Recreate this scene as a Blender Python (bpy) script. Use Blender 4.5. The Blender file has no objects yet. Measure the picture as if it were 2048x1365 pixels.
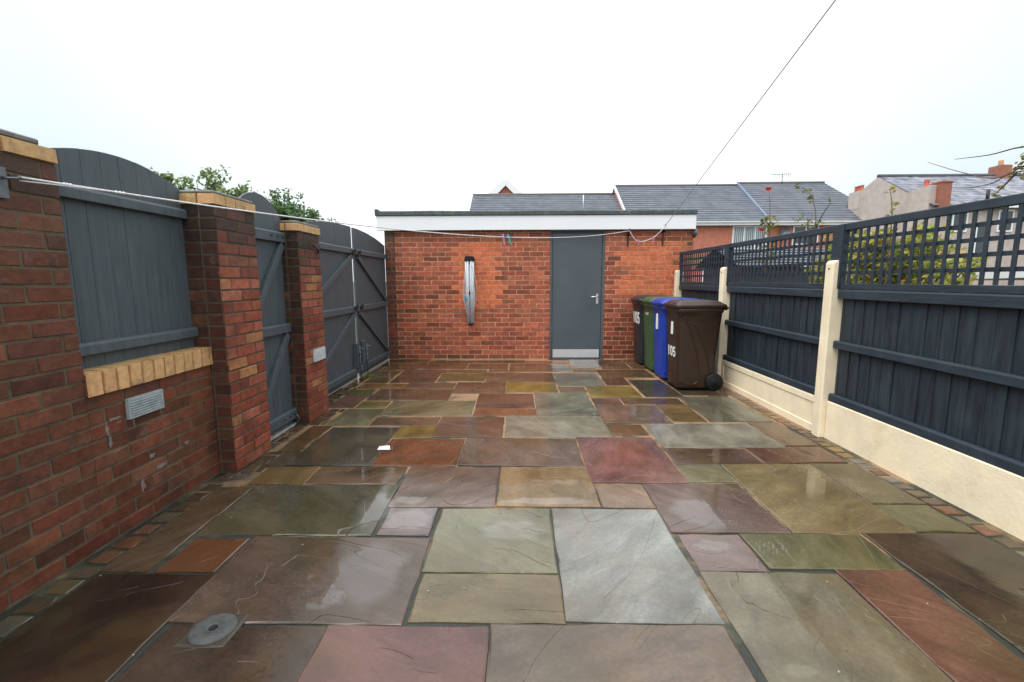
import bpy, math, random
from mathutils import Vector, Matrix

random.seed(11)
SC = bpy.context.scene
COL = SC.collection
R = math.radians

# ------------------------------------------------------------------ colour
def s2l(c):
    c = c / 255.0
    return c / 12.92 if c <= 0.04045 else ((c + 0.055) / 1.055) ** 2.4
def rgb(r, g, b, k=1.0):
    return (min(1, s2l(r) * k), min(1, s2l(g) * k), min(1, s2l(b) * k))
def mul(c, k):
    return tuple(min(1.0, max(0.0, x * k)) for x in c)
def mixc(a, b, t):
    return tuple(x * (1 - t) + y * t for x, y in zip(a, b))

# ------------------------------------------------------------------ mesh builder
class MB:
    def __init__(s):
        s.v = []; s.f = []; s.c = []; s.m = []; s.sm = []
    def face(s, idx, col, mi=0, smooth=False):
        s.f.append(tuple(idx)); s.c.append(col); s.m.append(mi); s.sm.append(smooth)
    def poly(s, pts, col=(1, 1, 1), mi=0, smooth=False):
        n = len(s.v); s.v += [tuple(p) for p in pts]
        s.face(range(n, n + len(pts)), col, mi, smooth)
    def box(s, x0, x1, y0, y1, z0, z1, col=(1, 1, 1), mi=0):
        n = len(s.v)
        s.v += [(x0, y0, z0), (x1, y0, z0), (x1, y1, z0), (x0, y1, z0), (x0, y0, z1), (x1, y0, z1), (x1, y1, z1), (x0, y1, z1)]
        for q in ((0, 3, 2, 1), (4, 5, 6, 7), (0, 1, 5, 4), (1, 2, 6, 5), (2, 3, 7, 6), (3, 0, 4, 7)):
            s.face([n + i for i in q], col, mi)
    def prism(s, poly, axis, lo, hi, col=(1, 1, 1), mi=0):
        """poly: 2D points, extruded along axis ('x': poly is (y,z), 'y': (x,z), 'z': (x,y))"""
        def P(a, b, t):
            return {'x': (t, a, b), 'y': (a, t, b), 'z': (a, b, t)}[axis]
        n = len(s.v); k = len(poly)
        s.v += [P(a, b, lo) for a, b in poly] + [P(a, b, hi) for a, b in poly]
        s.face(range(n + k - 1, n - 1, -1), col, mi); s.face(range(n + k, n + 2 * k), col, mi)
        for i in range(k):
            j = (i + 1) % k
            s.face((n + i, n + j, n + k + j, n + k + i), col, mi)
    def bar(s, p0, p1, w, h, up=(0, 0, 1), col=(1, 1, 1), mi=0):
        """rectangular bar from p0 to p1; w across, h along the 'up' hint"""
        p0, p1 = Vector(p0), Vector(p1); d = (p1 - p0).normalized()
        a = d.cross(Vector(up)).normalized(); b = a.cross(d).normalized()
        n = len(s.v)
        for p in (p0, p1):
            for i, j in ((-1, -1), (1, -1), (1, 1), (-1, 1)):
                s.v.append(tuple(p + a * (w / 2 * i) + b * (h / 2 * j)))
        for q in ((0, 3, 2, 1), (4, 5, 6, 7), (0, 1, 5, 4), (1, 2, 6, 5), (2, 3, 7, 6), (3, 0, 4, 7)):
            s.face([n + i for i in q], col, mi)
    def tube(s, pts, r, k=8, col=(1, 1, 1), mi=0, cap=True):
        pts = [Vector(p) for p in pts]; n = len(s.v); m = len(pts)
        rr = r if isinstance(r, (list, tuple)) else [r] * m
        ref = None
        for i, p in enumerate(pts):
            d = (pts[min(i + 1, m - 1)] - pts[max(i - 1, 0)]).normalized()
            if ref is None:
                ref = d.cross(Vector((0, 0, 1)))
                if ref.length < .05: ref = d.cross(Vector((1, 0, 0)))
            a = (ref - d * ref.dot(d)).normalized(); ref = a; b = d.cross(a)
            for j in range(k):
                t = 2 * math.pi * j / k
                s.v.append(tuple(p + (a * math.cos(t) + b * math.sin(t)) * rr[i]))
        for i in range(m - 1):
            for j in range(k):
                j2 = (j + 1) % k
                s.face((n + i * k + j, n + i * k + j2, n + (i + 1) * k + j2, n + (i + 1) * k + j), col, mi, True)
        if cap:
            s.face(range(n + k - 1, n - 1, -1), col, mi); s.face(range(n + (m - 1) * k, n + m * k), col, mi)
    def lathe(s, prof, center, axis='z', k=24, col=(1, 1, 1), mi=0):
        """prof: (radius, offset along axis)"""
        cx, cy, cz = center; n = len(s.v)
        for r, t in prof:
            for j in range(k):
                a = 2 * math.pi * j / k; u, w = r * math.cos(a), r * math.sin(a)
                s.v.append({'z': (cx + u, cy + w, cz + t), 'x': (cx + t, cy + u, cz + w), 'y': (cx + w, cy + t, cz + u)}[axis])
        for i in range(len(prof) - 1):
            for j in range(k):
                j2 = (j + 1) % k
                s.face((n + i * k + j, n + i * k + j2, n + (i + 1) * k + j2, n + (i + 1) * k + j), col, mi, True)
    def build(s, name, mats, parent=None, bevel=0, seg=1, loc=None):
        me = bpy.data.meshes.new(name)
        off = Vector(loc) if loc is not None else Vector((0, 0, 0))
        if parent is not None and loc is None:
            off = world_loc(parent)
        me.from_pydata([tuple(Vector(p) - off) for p in s.v], [], s.f)
        if not isinstance(mats, (list, tuple)): mats = [mats]
        for m in mats: me.materials.append(m)
        at = me.color_attributes.new('tint', 'FLOAT_COLOR', 'CORNER')
        data = []
        for f, c in zip(s.f, s.c):
            if callable(c):
                for i in f: data += [1, 1, 1, c(i)]
            else: data += [c[0], c[1], c[2], (c[3] if len(c) > 3 else 1.0)] * len(f)
        at.data.foreach_set('color', data)
        me.polygons.foreach_set('material_index', s.m)
        me.polygons.foreach_set('use_smooth', s.sm)
        me.update(); me.validate()
        o = bpy.data.objects.new(name, me); COL.objects.link(o)
        if parent is not None: o.parent = parent
        elif loc is not None: o.location = off
        if bevel:
            b = o.modifiers.new('soft edge', 'BEVEL'); b.width = bevel; b.segments = seg; b.limit_method = 'ANGLE'; b.angle_limit = R(40)
        return o

def world_loc(o):
    p = Vector(o.location)
    while o.parent is not None:
        o = o.parent; p = p + Vector(o.location)
    return p
def tag(o, label=None, cat=None, group=None, kind=None):
    if label: o['label'] = label
    if cat: o['category'] = cat
    if group: o['group'] = group
    if kind: o['kind'] = kind
    return o
def thing(name, label, cat, loc=(0, 0, 0), group=None):
    o = bpy.data.objects.new(name, None); COL.objects.link(o)
    o.empty_display_size = .1; o.location = loc
    return tag(o, label, cat, group)
def copy_tree(o, loc=None, label=None, parent=None):
    c = o.copy(); COL.objects.link(c); c.parent = parent
    if loc is not None: c.location = loc
    if label: c['label'] = label
    for ch in list(o.children): copy_tree(ch, parent=c)
    return c

# ------------------------------------------------------------------ materials
def newmat(name):
    m = bpy.data.materials.new(name); m.use_nodes = True
    nt = m.node_tree; nt.nodes.clear()
    out = nt.nodes.new('ShaderNodeOutputMaterial'); b = nt.nodes.new('ShaderNodeBsdfPrincipled')
    nt.links.new(b.outputs[0], out.inputs[0])
    return m, nt, b
def N(nt, t, **kw):
    n = nt.nodes.new('ShaderNode' + t)
    for k, v in kw.items():
        if k.startswith('i_'):
            key = k[2:]; key = int(key) if key.isdigit() else key.replace('_', ' ')
            n.inputs[key].default_value = v
        else: setattr(n, k, v)
    return n
def ramp(nt, stops):
    n = nt.nodes.new('ShaderNodeValToRGB'); e = n.color_ramp.elements
    while len(e) < len(stops): e.new(.5)
    for el, (p, c) in zip(e, stops):
        el.position = p; el.color = (c[0], c[1], c[2], 1) if isinstance(c, tuple) else (c, c, c, 1)
    return n
def tinted(name, color=None, rough=.6, scale=8, amt=.25, bump=.2, bscale=60, bdist=.004, metallic=0, spec=.5,
           blotch=None, blotch_scale=2.0, blotch_range=(.55, .7), stretch=(1, 1, 1), rough_var=0, coat=0):
    """colour (or the mesh's tint attribute) x mottling, an optional second colour in patches, bump"""
    m, nt, b = newmat(name); L = nt.links.new
    geo = N(nt, 'NewGeometry')
    mp = N(nt, 'Mapping'); mp.inputs['Scale'].default_value = stretch; L(geo.outputs['Position'], mp.inputs['Vector'])
    n1 = N(nt, 'TexNoise', i_Scale=scale, i_Detail=6.0, i_Roughness=.62); L(mp.outputs[0], n1.inputs['Vector'])
    mr = N(nt, 'MapRange', i_1=.3, i_2=.7, i_3=1 - amt, i_4=1 + amt); L(n1.outputs['Fac'], mr.inputs[0])
    if color is None:
        a = N(nt, 'VertexColor', layer_name='tint'); src = a.outputs['Color']
    else:
        c = N(nt, 'RGB'); c.outputs[0].default_value = (*color, 1); src = c.outputs[0]
    if blotch is not None:
        n2 = N(nt, 'TexNoise', i_Scale=blotch_scale, i_Detail=5.0, i_Roughness=.65); L(geo.outputs['Position'], n2.inputs['Vector'])
        r2 = N(nt, 'MapRange', i_1=blotch_range[0], i_2=blotch_range[1]); L(n2.outputs['Fac'], r2.inputs[0])
        mx = N(nt, 'Mix', data_type='RGBA'); L(r2.outputs[0], mx.inputs[0]); L(src, mx.inputs[6]); mx.inputs[7].default_value = (*blotch, 1)
        src = mx.outputs[2]
    vm = N(nt, 'VectorMath', operation='SCALE'); L(src, vm.inputs[0]); L(mr.outputs[0], vm.inputs['Scale'])
    L(vm.outputs[0], b.inputs['Base Color'])
    b.inputs['Roughness'].default_value = rough; b.inputs['Metallic'].default_value = metallic
    b.inputs['Specular IOR Level'].default_value = spec
    if coat: b.inputs['Coat Weight'].default_value = coat; b.inputs['Coat Roughness'].default_value = .12
    if rough_var:
        rr = N(nt, 'MapRange', i_1=.35, i_2=.65, i_3=max(.03, rough - rough_var), i_4=rough + rough_var); L(n1.outputs['Fac'], rr.inputs[0]); L(rr.outputs[0], b.inputs['Roughness'])
    if bump:
        n3 = N(nt, 'TexNoise', i_Scale=bscale, i_Detail=5.0, i_Roughness=.6); L(mp.outputs[0], n3.inputs['Vector'])
        bp = N(nt, 'Bump', i_Strength=bump, i_Distance=bdist); L(n3.outputs['Fac'], bp.inputs['Height']); L(bp.outputs[0], b.inputs['Normal'])
    return m

M = {}
# bricks: the tint attribute holds each brick's own colour; soot, moss and lime marks come from noise
def brick_mat(name, soot=.5, lime=.5, rough=.55):
    m, nt, b = newmat(name); L = nt.links.new
    geo = N(nt, 'NewGeometry'); a = N(nt, 'VertexColor', layer_name='tint')
    n1 = N(nt, 'TexNoise', i_Scale=22.0, i_Detail=8.0, i_Roughness=.7); L(geo.outputs['Position'], n1.inputs['Vector'])
    mr = N(nt, 'MapRange', i_1=.3, i_2=.7, i_3=.62, i_4=1.35); L(n1.outputs['Fac'], mr.inputs[0])
    vm = N(nt, 'VectorMath', operation='SCALE'); L(a.outputs['Color'], vm.inputs[0]); L(mr.outputs[0], vm.inputs['Scale'])
    n2 = N(nt, 'TexNoise', i_Scale=2.6, i_Detail=7.0, i_Roughness=.68); L(geo.outputs['Position'], n2.inputs['Vector'])
    r2 = N(nt, 'MapRange', i_1=.50, i_2=.70, i_3=0, i_4=soot); L(n2.outputs['Fac'], r2.inputs[0])
    mx = N(nt, 'Mix', data_type='RGBA'); L(r2.outputs[0], mx.inputs[0]); L(vm.outputs[0], mx.inputs[6]); mx.inputs[7].default_value = (.030, .020, .014, 1)
    off = N(nt, 'VectorMath', operation='ADD'); L(geo.outputs['Position'], off.inputs[0]); off.inputs[1].default_value = (7.3, 3.1, 4.7)
    n4 = N(nt, 'TexNoise', i_Scale=3.4, i_Detail=8.0, i_Roughness=.75); L(off.outputs[0], n4.inputs['Vector'])
    r4 = N(nt, 'MapRange', i_1=.60, i_2=.76, i_3=0, i_4=lime); L(n4.outputs['Fac'], r4.inputs[0])
    mx2 = N(nt, 'Mix', data_type='RGBA'); L(r4.outputs[0], mx2.inputs[0]); L(mx.outputs[2], mx2.inputs[6]); mx2.inputs[7].default_value = (.34, .24, .21, 1)
    L(mx2.outputs[2], b.inputs['Base Color'])
    b.inputs['Roughness'].default_value = rough; b.inputs['Specular IOR Level'].default_value = .35
    n3 = N(nt, 'TexNoise', i_Scale=90.0, i_Detail=6.0, i_Roughness=.7); L(geo.outputs['Position'], n3.inputs['Vector'])
    bp = N(nt, 'Bump', i_Strength=.55, i_Distance=.004); L(n3.outputs['Fac'], bp.inputs['Height']); L(bp.outputs[0], b.inputs['Normal'])
    return m
M['brick'] = brick_mat('red_brick', .45, .40)
M['brick_old'] = brick_mat('weathered_brick', .70, .55, .55)
M['mortar'] = tinted('mortar', None, .85, 14, .35, .5, 120, .003)
M['buff'] = tinted('buff_brick', None, .6, 25, .22, .45, 110, .003, blotch=(.17, .10, .045), blotch_scale=9, blotch_range=(.55, .75))
M['felt'] = tinted('roofing_felt', (.060, .078, .075), .7, 9, .35, .6, 220, .003, blotch=(.15, .18, .16), blotch_scale=6, blotch_range=(.58, .75), stretch=(3, 3, 1))
M['upvc'] = tinted('white_upvc', (.80, .81, .83), .3, 2, .03, 0)
M['grey_paint'] = tinted('grey_gate_paint', (.082, .098, .112), .55, 34, .2, .6, 70, .003, stretch=(1, 1, .12), rough_var=.08,
                         blotch=(.092, .108, .118), blotch_scale=3, blotch_range=(.5, .7), spec=.4)
M['dark_paint'] = tinted('dark_fence_paint', (.019, .028, .039), .62, 26, .45, .6, 80, .003, stretch=(1, 1, .10), rough_var=.1,
                         blotch=(.030, .041, .051), blotch_scale=4, blotch_range=(.5, .75), spec=.35)
M['dark_rail'] = tinted('dark_rail_paint', (.022, .032, .046), .6, 26, .25, .35, 80, .003, stretch=(.6, .12, 1), rough_var=.1,
                        blotch=(.034, .045, .060), blotch_scale=5, blotch_range=(.5, .75), spec=.35)
M['door_paint'] = tinted('grey_door_paint', (.068, .086, .102), .34, 2.2, .10, .04, 5, .01, rough_var=.05, blotch=(.080, .094, .108), blotch_scale=1.6, blotch_range=(.45, .65))
M['cream'] = tinted('cream_masonry_paint', (.86, .735, .53), .7, 5, .08, .45, 48, .006, blotch=(.70, .58, .40), blotch_scale=2.2, blotch_range=(.6, .78))
M['cream_smooth'] = tinted('cream_painted_concrete', (.86, .735, .53), .6, 5, .10, .25, 60, .004, blotch=(.52, .40, .25), blotch_scale=3.5, blotch_range=(.6, .78))
M['slab'] = tinted('coping_slab', (.17, .165, .16), .7, 14, .3, .5, 90, .004, blotch=(.06, .065, .045), blotch_scale=6)
M['black_iron'] = tinted('black_iron', (.012, .012, .013), .5, 30, .3, .2, 150, .002)
M['zinc'] = tinted('galvanised_steel', (.16, .175, .19), .4, 30, .25, .15, 120, .002, metallic=.7)
M['steel'] = tinted('brushed_steel', (.66, .66, .66), .25, 30, .1, 0, metallic=.9)
M['kick'] = tinted('brushed_kick_plate', (.56, .57, .58), .42, 3, .1, .05, 8, .004, metallic=.25)
M['airer_grey'] = tinted('grey_aluminium_tube', (.55, .59, .62), .35, 20, .1, 0)
M['cord'] = tinted('white_cord', (.78, .74, .76), .6, 60, .2, .4, 300, .002)
M['cord_grey'] = tinted('grey_wire_cord', (.36, .35, .38), .6, 60, .2, 0)
M['black_plastic'] = tinted('black_plastic', (.009, .010, .011), .55, 20, .2, .2, 200, .001, spec=.25)
M['white_paint'] = tinted('white_lettering', (.80, .80, .80), .6, 40, .1, 0)
M['vent'] = tinted('vent_plastic', (.36, .39, .40), .5, 25, .25, .1, 100, .002, blotch=(.22, .23, .18), blotch_scale=10)
M['vent_white'] = tinted('white_vent_plastic', (.62, .64, .66), .5, 25, .15, .1, 100, .002)
M['iron_cover'] = tinted('cast_grey_cover', (.062, .066, .064), .7, 40, .3, .5, 90, .004)
M['concrete'] = tinted('concrete', (.036, .028, .019), .45, 12, .35, .4, 80, .004, blotch=(.030, .030, .016), blotch_scale=6)
M['paper'] = tinted('white_paper', (.75, .76, .80), .7, 20, .05, 0)
M['petal'] = tinted('white_petals', (.36, .34, .29), .7, 20, .1, 0)
M['lime'] = tinted('lime_bloom', (.21, .17, .155), .8, 60, .35, .3, 120, .002)

def bin_mat(name, col):
    return tinted(name, col, .38, 3, .12, .12, 260, .001, rough_var=.06, blotch=mul(col, 1.35), blotch_scale=5, blotch_range=(.5, .8))
M['bin_brown'] = bin_mat('brown_bin_plastic', (.031, .0150, .0088))
M['bin_blue'] = bin_mat('blue_bin_plastic', (.008, .040, .33))
M['bin_green'] = bin_mat('green_bin_plastic', (.034, .085, .036))
M['bin_black'] = bin_mat('charcoal_bin_plastic', (.020, .021, .025))

# wet riven sandstone flags
def flag_mat():
    m, nt, b = newmat('wet_sandstone'); L = nt.links.new
    geo = N(nt, 'NewGeometry'); a = N(nt, 'VertexColor', layer_name='tint')
    # every flag gets its own offset and grain direction from the alpha of its tint
    al = N(nt, 'Math', operation='MULTIPLY', i_1=37.0); L(a.outputs['Alpha'], al.inputs[0])
    cx = N(nt, 'CombineXYZ'); L(al.outputs[0], cx.inputs[2])
    rot = N(nt, 'VectorRotate', rotation_type='Z_AXIS'); L(geo.outputs['Position'], rot.inputs['Vector'])
    ang = N(nt, 'Math', operation='MULTIPLY', i_1=6.0); L(a.outputs['Alpha'], ang.inputs[0]); L(ang.outputs[0], rot.inputs['Angle'])
    add = N(nt, 'VectorMath', operation='ADD'); L(rot.outputs[0], add.inputs[0]); L(cx.outputs[0], add.inputs[1])
    st = N(nt, 'Mapping'); st.inputs['Scale'].default_value = (1.0, 3.0, 1.0); L(add.outputs[0], st.inputs['Vector'])
    st2 = N(nt, 'Mapping'); st2.inputs['Scale'].default_value = (1.0, 2.2, 1.0); L(add.outputs[0], st2.inputs['Vector'])
    # colour
    n1 = N(nt, 'TexNoise', i_Scale=2.6, i_Detail=8.0, i_Roughness=.62, i_Distortion=.6); L(st.outputs[0], n1.inputs['Vector'])
    mr = N(nt, 'MapRange', i_1=.3, i_2=.7, i_3=.68, i_4=1.28); L(n1.outputs['Fac'], mr.inputs[0])
    n1b = N(nt, 'TexNoise', i_Scale=55.0, i_Detail=6.0, i_Roughness=.7); L(geo.outputs['Position'], n1b.inputs['Vector'])
    mrb = N(nt, 'MapRange', i_1=.3, i_2=.7, i_3=.82, i_4=1.18); L(n1b.outputs['Fac'], mrb.inputs[0])
    mm = N(nt, 'Math', operation='MULTIPLY'); L(mr.outputs[0], mm.inputs[0]); L(mrb.outputs[0], mm.inputs[1])
    vm = N(nt, 'VectorMath', operation='SCALE'); L(a.outputs['Color'], vm.inputs[0]); L(mm.outputs[0], vm.inputs['Scale'])
    # darker where the stone has soaked up the rain
    nd = N(nt, 'TexNoise', i_Scale=1.5, i_Detail=7.0, i_Roughness=.62, i_Distortion=.5); L(add.outputs[0], nd.inputs['Vector'])
    rd = N(nt, 'MapRange', i_1=.36, i_2=.60, i_3=.62, i_4=1.15); L(nd.outputs['Fac'], rd.inputs[0])
    vm0 = vm; vm = N(nt, 'VectorMath', operation='SCALE'); L(vm0.outputs[0], vm.inputs[0]); L(rd.outputs[0], vm.inputs['Scale'])
    # ochre veins and green algae
    n2 = N(nt, 'TexNoise', i_Scale=1.7, i_Detail=6.0, i_Roughness=.6, i_Distortion=.8); L(add.outputs[0], n2.inputs['Vector'])
    r2 = N(nt, 'MapRange', i_1=.46, i_2=.68, i_3=0, i_4=.38); L(n2.outputs['Fac'], r2.inputs[0])
    mx = N(nt, 'Mix', data_type='RGBA'); L(r2.outputs[0], mx.inputs[0]); L(vm.outputs[0], mx.inputs[6]); mx.inputs[7].default_value = (.105, .062, .024, 1)
    n3 = N(nt, 'TexNoise', i_Scale=1.1, i_Detail=7.0, i_Roughness=.65); L(geo.outputs['Position'], n3.inputs['Vector'])
    r3 = N(nt, 'MapRange', i_1=.50, i_2=.70, i_3=0, i_4=.45); L(n3.outputs['Fac'], r3.inputs[0])
    mx2 = N(nt, 'Mix', data_type='RGBA'); L(r3.outputs[0], mx2.inputs[0]); L(mx.outputs[2], mx2.inputs[6]); mx2.inputs[7].default_value = (.062, .060, .022, 1)
    L(mx2.outputs[2], b.inputs['Base Color'])
    # riven ledges: a warped noise cut into a few broad steps
    nl = N(nt, 'TexNoise', i_Scale=.95, i_Detail=2.6, i_Roughness=.46, i_Distortion=.9); L(st2.outputs[0], nl.inputs['Vector'])
    k = N(nt, 'Math', operation='MULTIPLY', i_1=8.0); L(nl.outputs['Fac'], k.inputs[0])
    fl = N(nt, 'Math', operation='FLOOR'); L(k.outputs[0], fl.inputs[0])
    fr = N(nt, 'Math', operation='FRACT'); L(k.outputs[0], fr.inputs[0])
    sm = N(nt, 'MapRange', interpolation_type='SMOOTHSTEP', i_1=0.0, i_2=.04); L(fr.outputs[0], sm.inputs[0])
    led = N(nt, 'Math', operation='ADD'); L(fl.outputs[0], led.inputs[0]); L(sm.outputs[0], led.inputs[1])
    gr = N(nt, 'TexNoise', i_Scale=3.2, i_Detail=7.0, i_Roughness=.55); L(st.outputs[0], gr.inputs['Vector'])
    # the film of rain lies smooth in some places and thin in others
    nw = N(nt, 'TexNoise', i_Scale=1.25, i_Detail=5.0, i_Roughness=.6, i_Distortion=.35)
    ow = N(nt, 'VectorMath', operation='ADD'); L(geo.outputs['Position'], ow.inputs[0]); ow.inputs[1].default_value = (1.9, 4.4, 0); L(ow.outputs[0], nw.inputs['Vector'])
    wet = N(nt, 'MapRange', interpolation_type='SMOOTHSTEP', i_1=.40, i_2=.56); L(nw.outputs['Fac'], wet.inputs[0])
    ro = N(nt, 'MapRange', i_1=.35, i_2=.65, i_3=.16, i_4=.30); L(n1b.outputs['Fac'], ro.inputs[0])
    rw = N(nt, 'Mix', data_type='FLOAT'); L(wet.outputs[0], rw.inputs[0]); L(ro.outputs[0], rw.inputs[2]); rw.inputs[3].default_value = .065
    L(rw.outputs[0], b.inputs['Roughness'])
    b.inputs['IOR'].default_value = 1.46
    bp = N(nt, 'Bump', i_Distance=.0024, i_Strength=.62); L(led.outputs[0], bp.inputs['Height'])
    bp2 = N(nt, 'Bump', i_Distance=.009, i_Strength=.12); L(gr.outputs['Fac'], bp2.inputs['Height']); L(bp.outputs[0], bp2.inputs['Normal'])
    L(bp2.outputs[0], b.inputs['Normal'])
    return m
M['flag'] = flag_mat()

def joint_mat():
    m, nt, b = newmat('paving_joints'); L = nt.links.new
    geo = N(nt, 'NewGeometry')
    sep = N(nt, 'SeparateXYZ'); L(geo.outputs['Position'], sep.inputs[0])
    n1 = N(nt, 'TexNoise', i_Scale=1.9, i_Detail=6.0, i_Roughness=.65); L(geo.outputs['Position'], n1.inputs['Vector'])
    # the pointing is clean and sandy further from the house, mossy near it
    yy = N(nt, 'MapRange', i_1=1.2, i_2=4.6, i_3=-.13, i_4=.09); L(sep.outputs[1], yy.inputs[0])
    ad = N(nt, 'Math', operation='ADD'); L(n1.outputs['Fac'], ad.inputs[0]); L(yy.outputs[0], ad.inputs[1])
    r = ramp(nt, [(.40, (.020, .022, .016)), (.47, (.060, .058, .035)), (.54, (.23, .135, .07)), (.70, (.34, .21, .12))]); L(ad.outputs[0], r.inputs[0])
    L(r.outputs[0], b.inputs['Base Color']); b.inputs['Roughness'].default_value = .55
    n3 = N(nt, 'TexNoise', i_Scale=70.0, i_Detail=6.0); L(geo.outputs['Position'], n3.inputs['Vector'])
    bp = N(nt, 'Bump', i_Strength=.6, i_Distance=.006); L(n3.outputs['Fac'], bp.inputs['Height']); L(bp.outputs[0], b.inputs['Normal'])
    return m
M['joints'] = joint_mat()
def water_mat():
    m, nt, b = newmat('rain_water'); L = nt.links.new
    out = [n for n in nt.nodes if n.type == 'OUTPUT_MATERIAL'][0]; nt.nodes.remove(b)
    fr = N(nt, 'Fresnel', i_IOR=1.42); tr = N(nt, 'BsdfTransparent'); tr.inputs[0].default_value = (1, 1, 1, 1)
    gl = N(nt, 'BsdfGlossy', i_Roughness=.02); mx = N(nt, 'MixShader')
    a = N(nt, 'VertexColor', layer_name='tint'); fm = N(nt, 'Math', operation='MULTIPLY'); g0 = N(nt, 'NewGeometry'); inv = N(nt, 'Math', operation='SUBTRACT', i_0=1.0); L(g0.outputs['Backfacing'], inv.inputs[1]); fa = N(nt, 'Math', operation='MULTIPLY'); L(a.outputs['Alpha'], fa.inputs[0]); L(inv.outputs[0], fa.inputs[1])
    L(fr.outputs[0], fm.inputs[0]); L(fa.outputs[0], fm.inputs[1])
    L(fm.outputs[0], mx.inputs[0]); L(tr.outputs[0], mx.inputs[1]); L(gl.outputs[0], mx.inputs[2]); L(mx.outputs[0], out.inputs[0])
    geo = N(nt, 'NewGeometry'); n3 = N(nt, 'TexNoise', i_Scale=9.0, i_Detail=2.0); L(geo.outputs['Position'], n3.inputs['Vector'])
    bp = N(nt, 'Bump', i_Strength=.03, i_Distance=.01); L(n3.outputs['Fac'], bp.inputs['Height']); L(bp.outputs[0], gl.inputs['Normal'])
    return m
M['water'] = water_mat()
M['ground'] = tinted('rough_ground', (.075, .075, .055), .8, .6, .4, .5, 12, .03, blotch=(.05, .075, .025), blotch_scale=.25, blotch_range=(.45, .6))

def tile_mat(name, col, col2):
    m, nt, b = newmat(name); L = nt.links.new
    a = N(nt, 'VertexColor', layer_name='tint'); geo = N(nt, 'NewGeometry')
    n1 = N(nt, 'TexNoise', i_Scale=1.4, i_Detail=8.0, i_Roughness=.7); L(geo.outputs['Position'], n1.inputs['Vector'])
    r = N(nt, 'MapRange', i_1=.4, i_2=.68); L(n1.outputs['Fac'], r.inputs[0])
    mx = N(nt, 'Mix', data_type='RGBA'); L(r.outputs[0], mx.inputs[0]); mx.inputs[6].default_value = (*col, 1); mx.inputs[7].default_value = (*col2, 1)
    vm = N(nt, 'VectorMath', operation='MULTIPLY'); L(mx.outputs[2], vm.inputs[0]); L(a.outputs['Color'], vm.inputs[1])
    L(vm.outputs[0], b.inputs['Base Color']); b.inputs['Roughness'].default_value = .8; b.inputs['Specular IOR Level'].default_value = .12
    return m
M['tile'] = tile_mat('grey_roof_tiles', (.125, .135, .160), (.155, .165, .190))
M['slate'] = tile_mat('old_slates', (.19, .205, .25), (.31, .30, .32))
M['far_brick'] = tinted('far_brick', None, .8, 3.5, .2, .3, 40, .01)
M['render'] = tinted('pebble_dash', (.50, .425, .39), .9, 3, .12, .9, 60, .02, blotch=(.42, .35, .32), blotch_scale=.7, blotch_range=(.5, .7))
def glass_mat():
    m, nt, b = newmat('window_glass')
    b.inputs['Base Color'].default_value = (.04, .05, .055, 1); b.inputs['Roughness'].default_value = .05; b.inputs['Specular IOR Level'].default_value = .8
    return m
M['glass'] = glass_mat()
M['blind'] = tinted('window_blind', (.42, .47, .50), .7, 3, .1, 0)
M['dark_shed'] = tinted('dark_shed_boards', (.030, .033, .040), .55, 6, .3, .3, 60, .003)
M['grey_board'] = tinted('grey_shed_boards', (.17, .18, .20), .6, 6, .2, .3, 60, .003)
M['bark'] = tinted('bark', (.085, .062, .045), .85, 20, .35, .7, 60, .006)
M['stem'] = tinted('thin_stem', (.10, .060, .045), .7, 30, .3, 0)
def leaf_mat(name):
    m, nt, b = newmat(name); L = nt.links.new
    a = N(nt, 'VertexColor', layer_name='tint'); L(a.outputs['Color'], b.inputs['Base Color']); b.inputs['Roughness'].default_value = .5
    out = [n for n in nt.nodes if n.type == 'OUTPUT_MATERIAL'][0]
    tr = N(nt, 'BsdfTranslucent'); vm = N(nt, 'VectorMath', operation='SCALE'); vm.inputs['Scale'].default_value = 1.3
    L(a.outputs['Color'], vm.inputs[0]); L(vm.outputs[0], tr.inputs['Color'])
    mx = N(nt, 'MixShader', i_0=.35); L(b.outputs[0], mx.inputs[1]); L(tr.outputs[0], mx.inputs[2]); L(mx.outputs[0], out.inputs[0])
    return m
M['leaf'] = leaf_mat('leaf')

# ------------------------------------------------------------------ bricks
def brick_plate(mb, O, U, Vv, Nn, u0, u1, v0, v1, col, proud, ch=.0022, mi=0):
    """one brick face: chamfered plate standing proud of the mortar"""
    j = lambda: random.uniform(-.0018, .0018)
    P = lambda u, v, n: tuple(O + U * u + Vv * v + Nn * n)
    n = len(mb.v); pr = proud + random.uniform(-.0015, .0015)
    mb.v += [P(u0, v0, 0), P(u1, v0, 0), P(u1, v1, 0), P(u0, v1, 0)]
    mb.v += [P(u0 + ch + j(), v0 + ch + j(), pr + j()), P(u1 - ch + j(), v0 + ch + j(), pr + j()), P(u1 - ch + j(), v1 - ch + j(), pr + j()), P(u0 + ch + j(), v1 - ch + j(), pr + j())]
    mb.face((n + 4, n + 5, n + 6, n + 7), col, mi)
    for a in range(4):
        b_ = (a + 1) % 4
        mb.face((n + a, n + b_, n + 4 + b_, n + 4 + a), col, mi)
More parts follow.
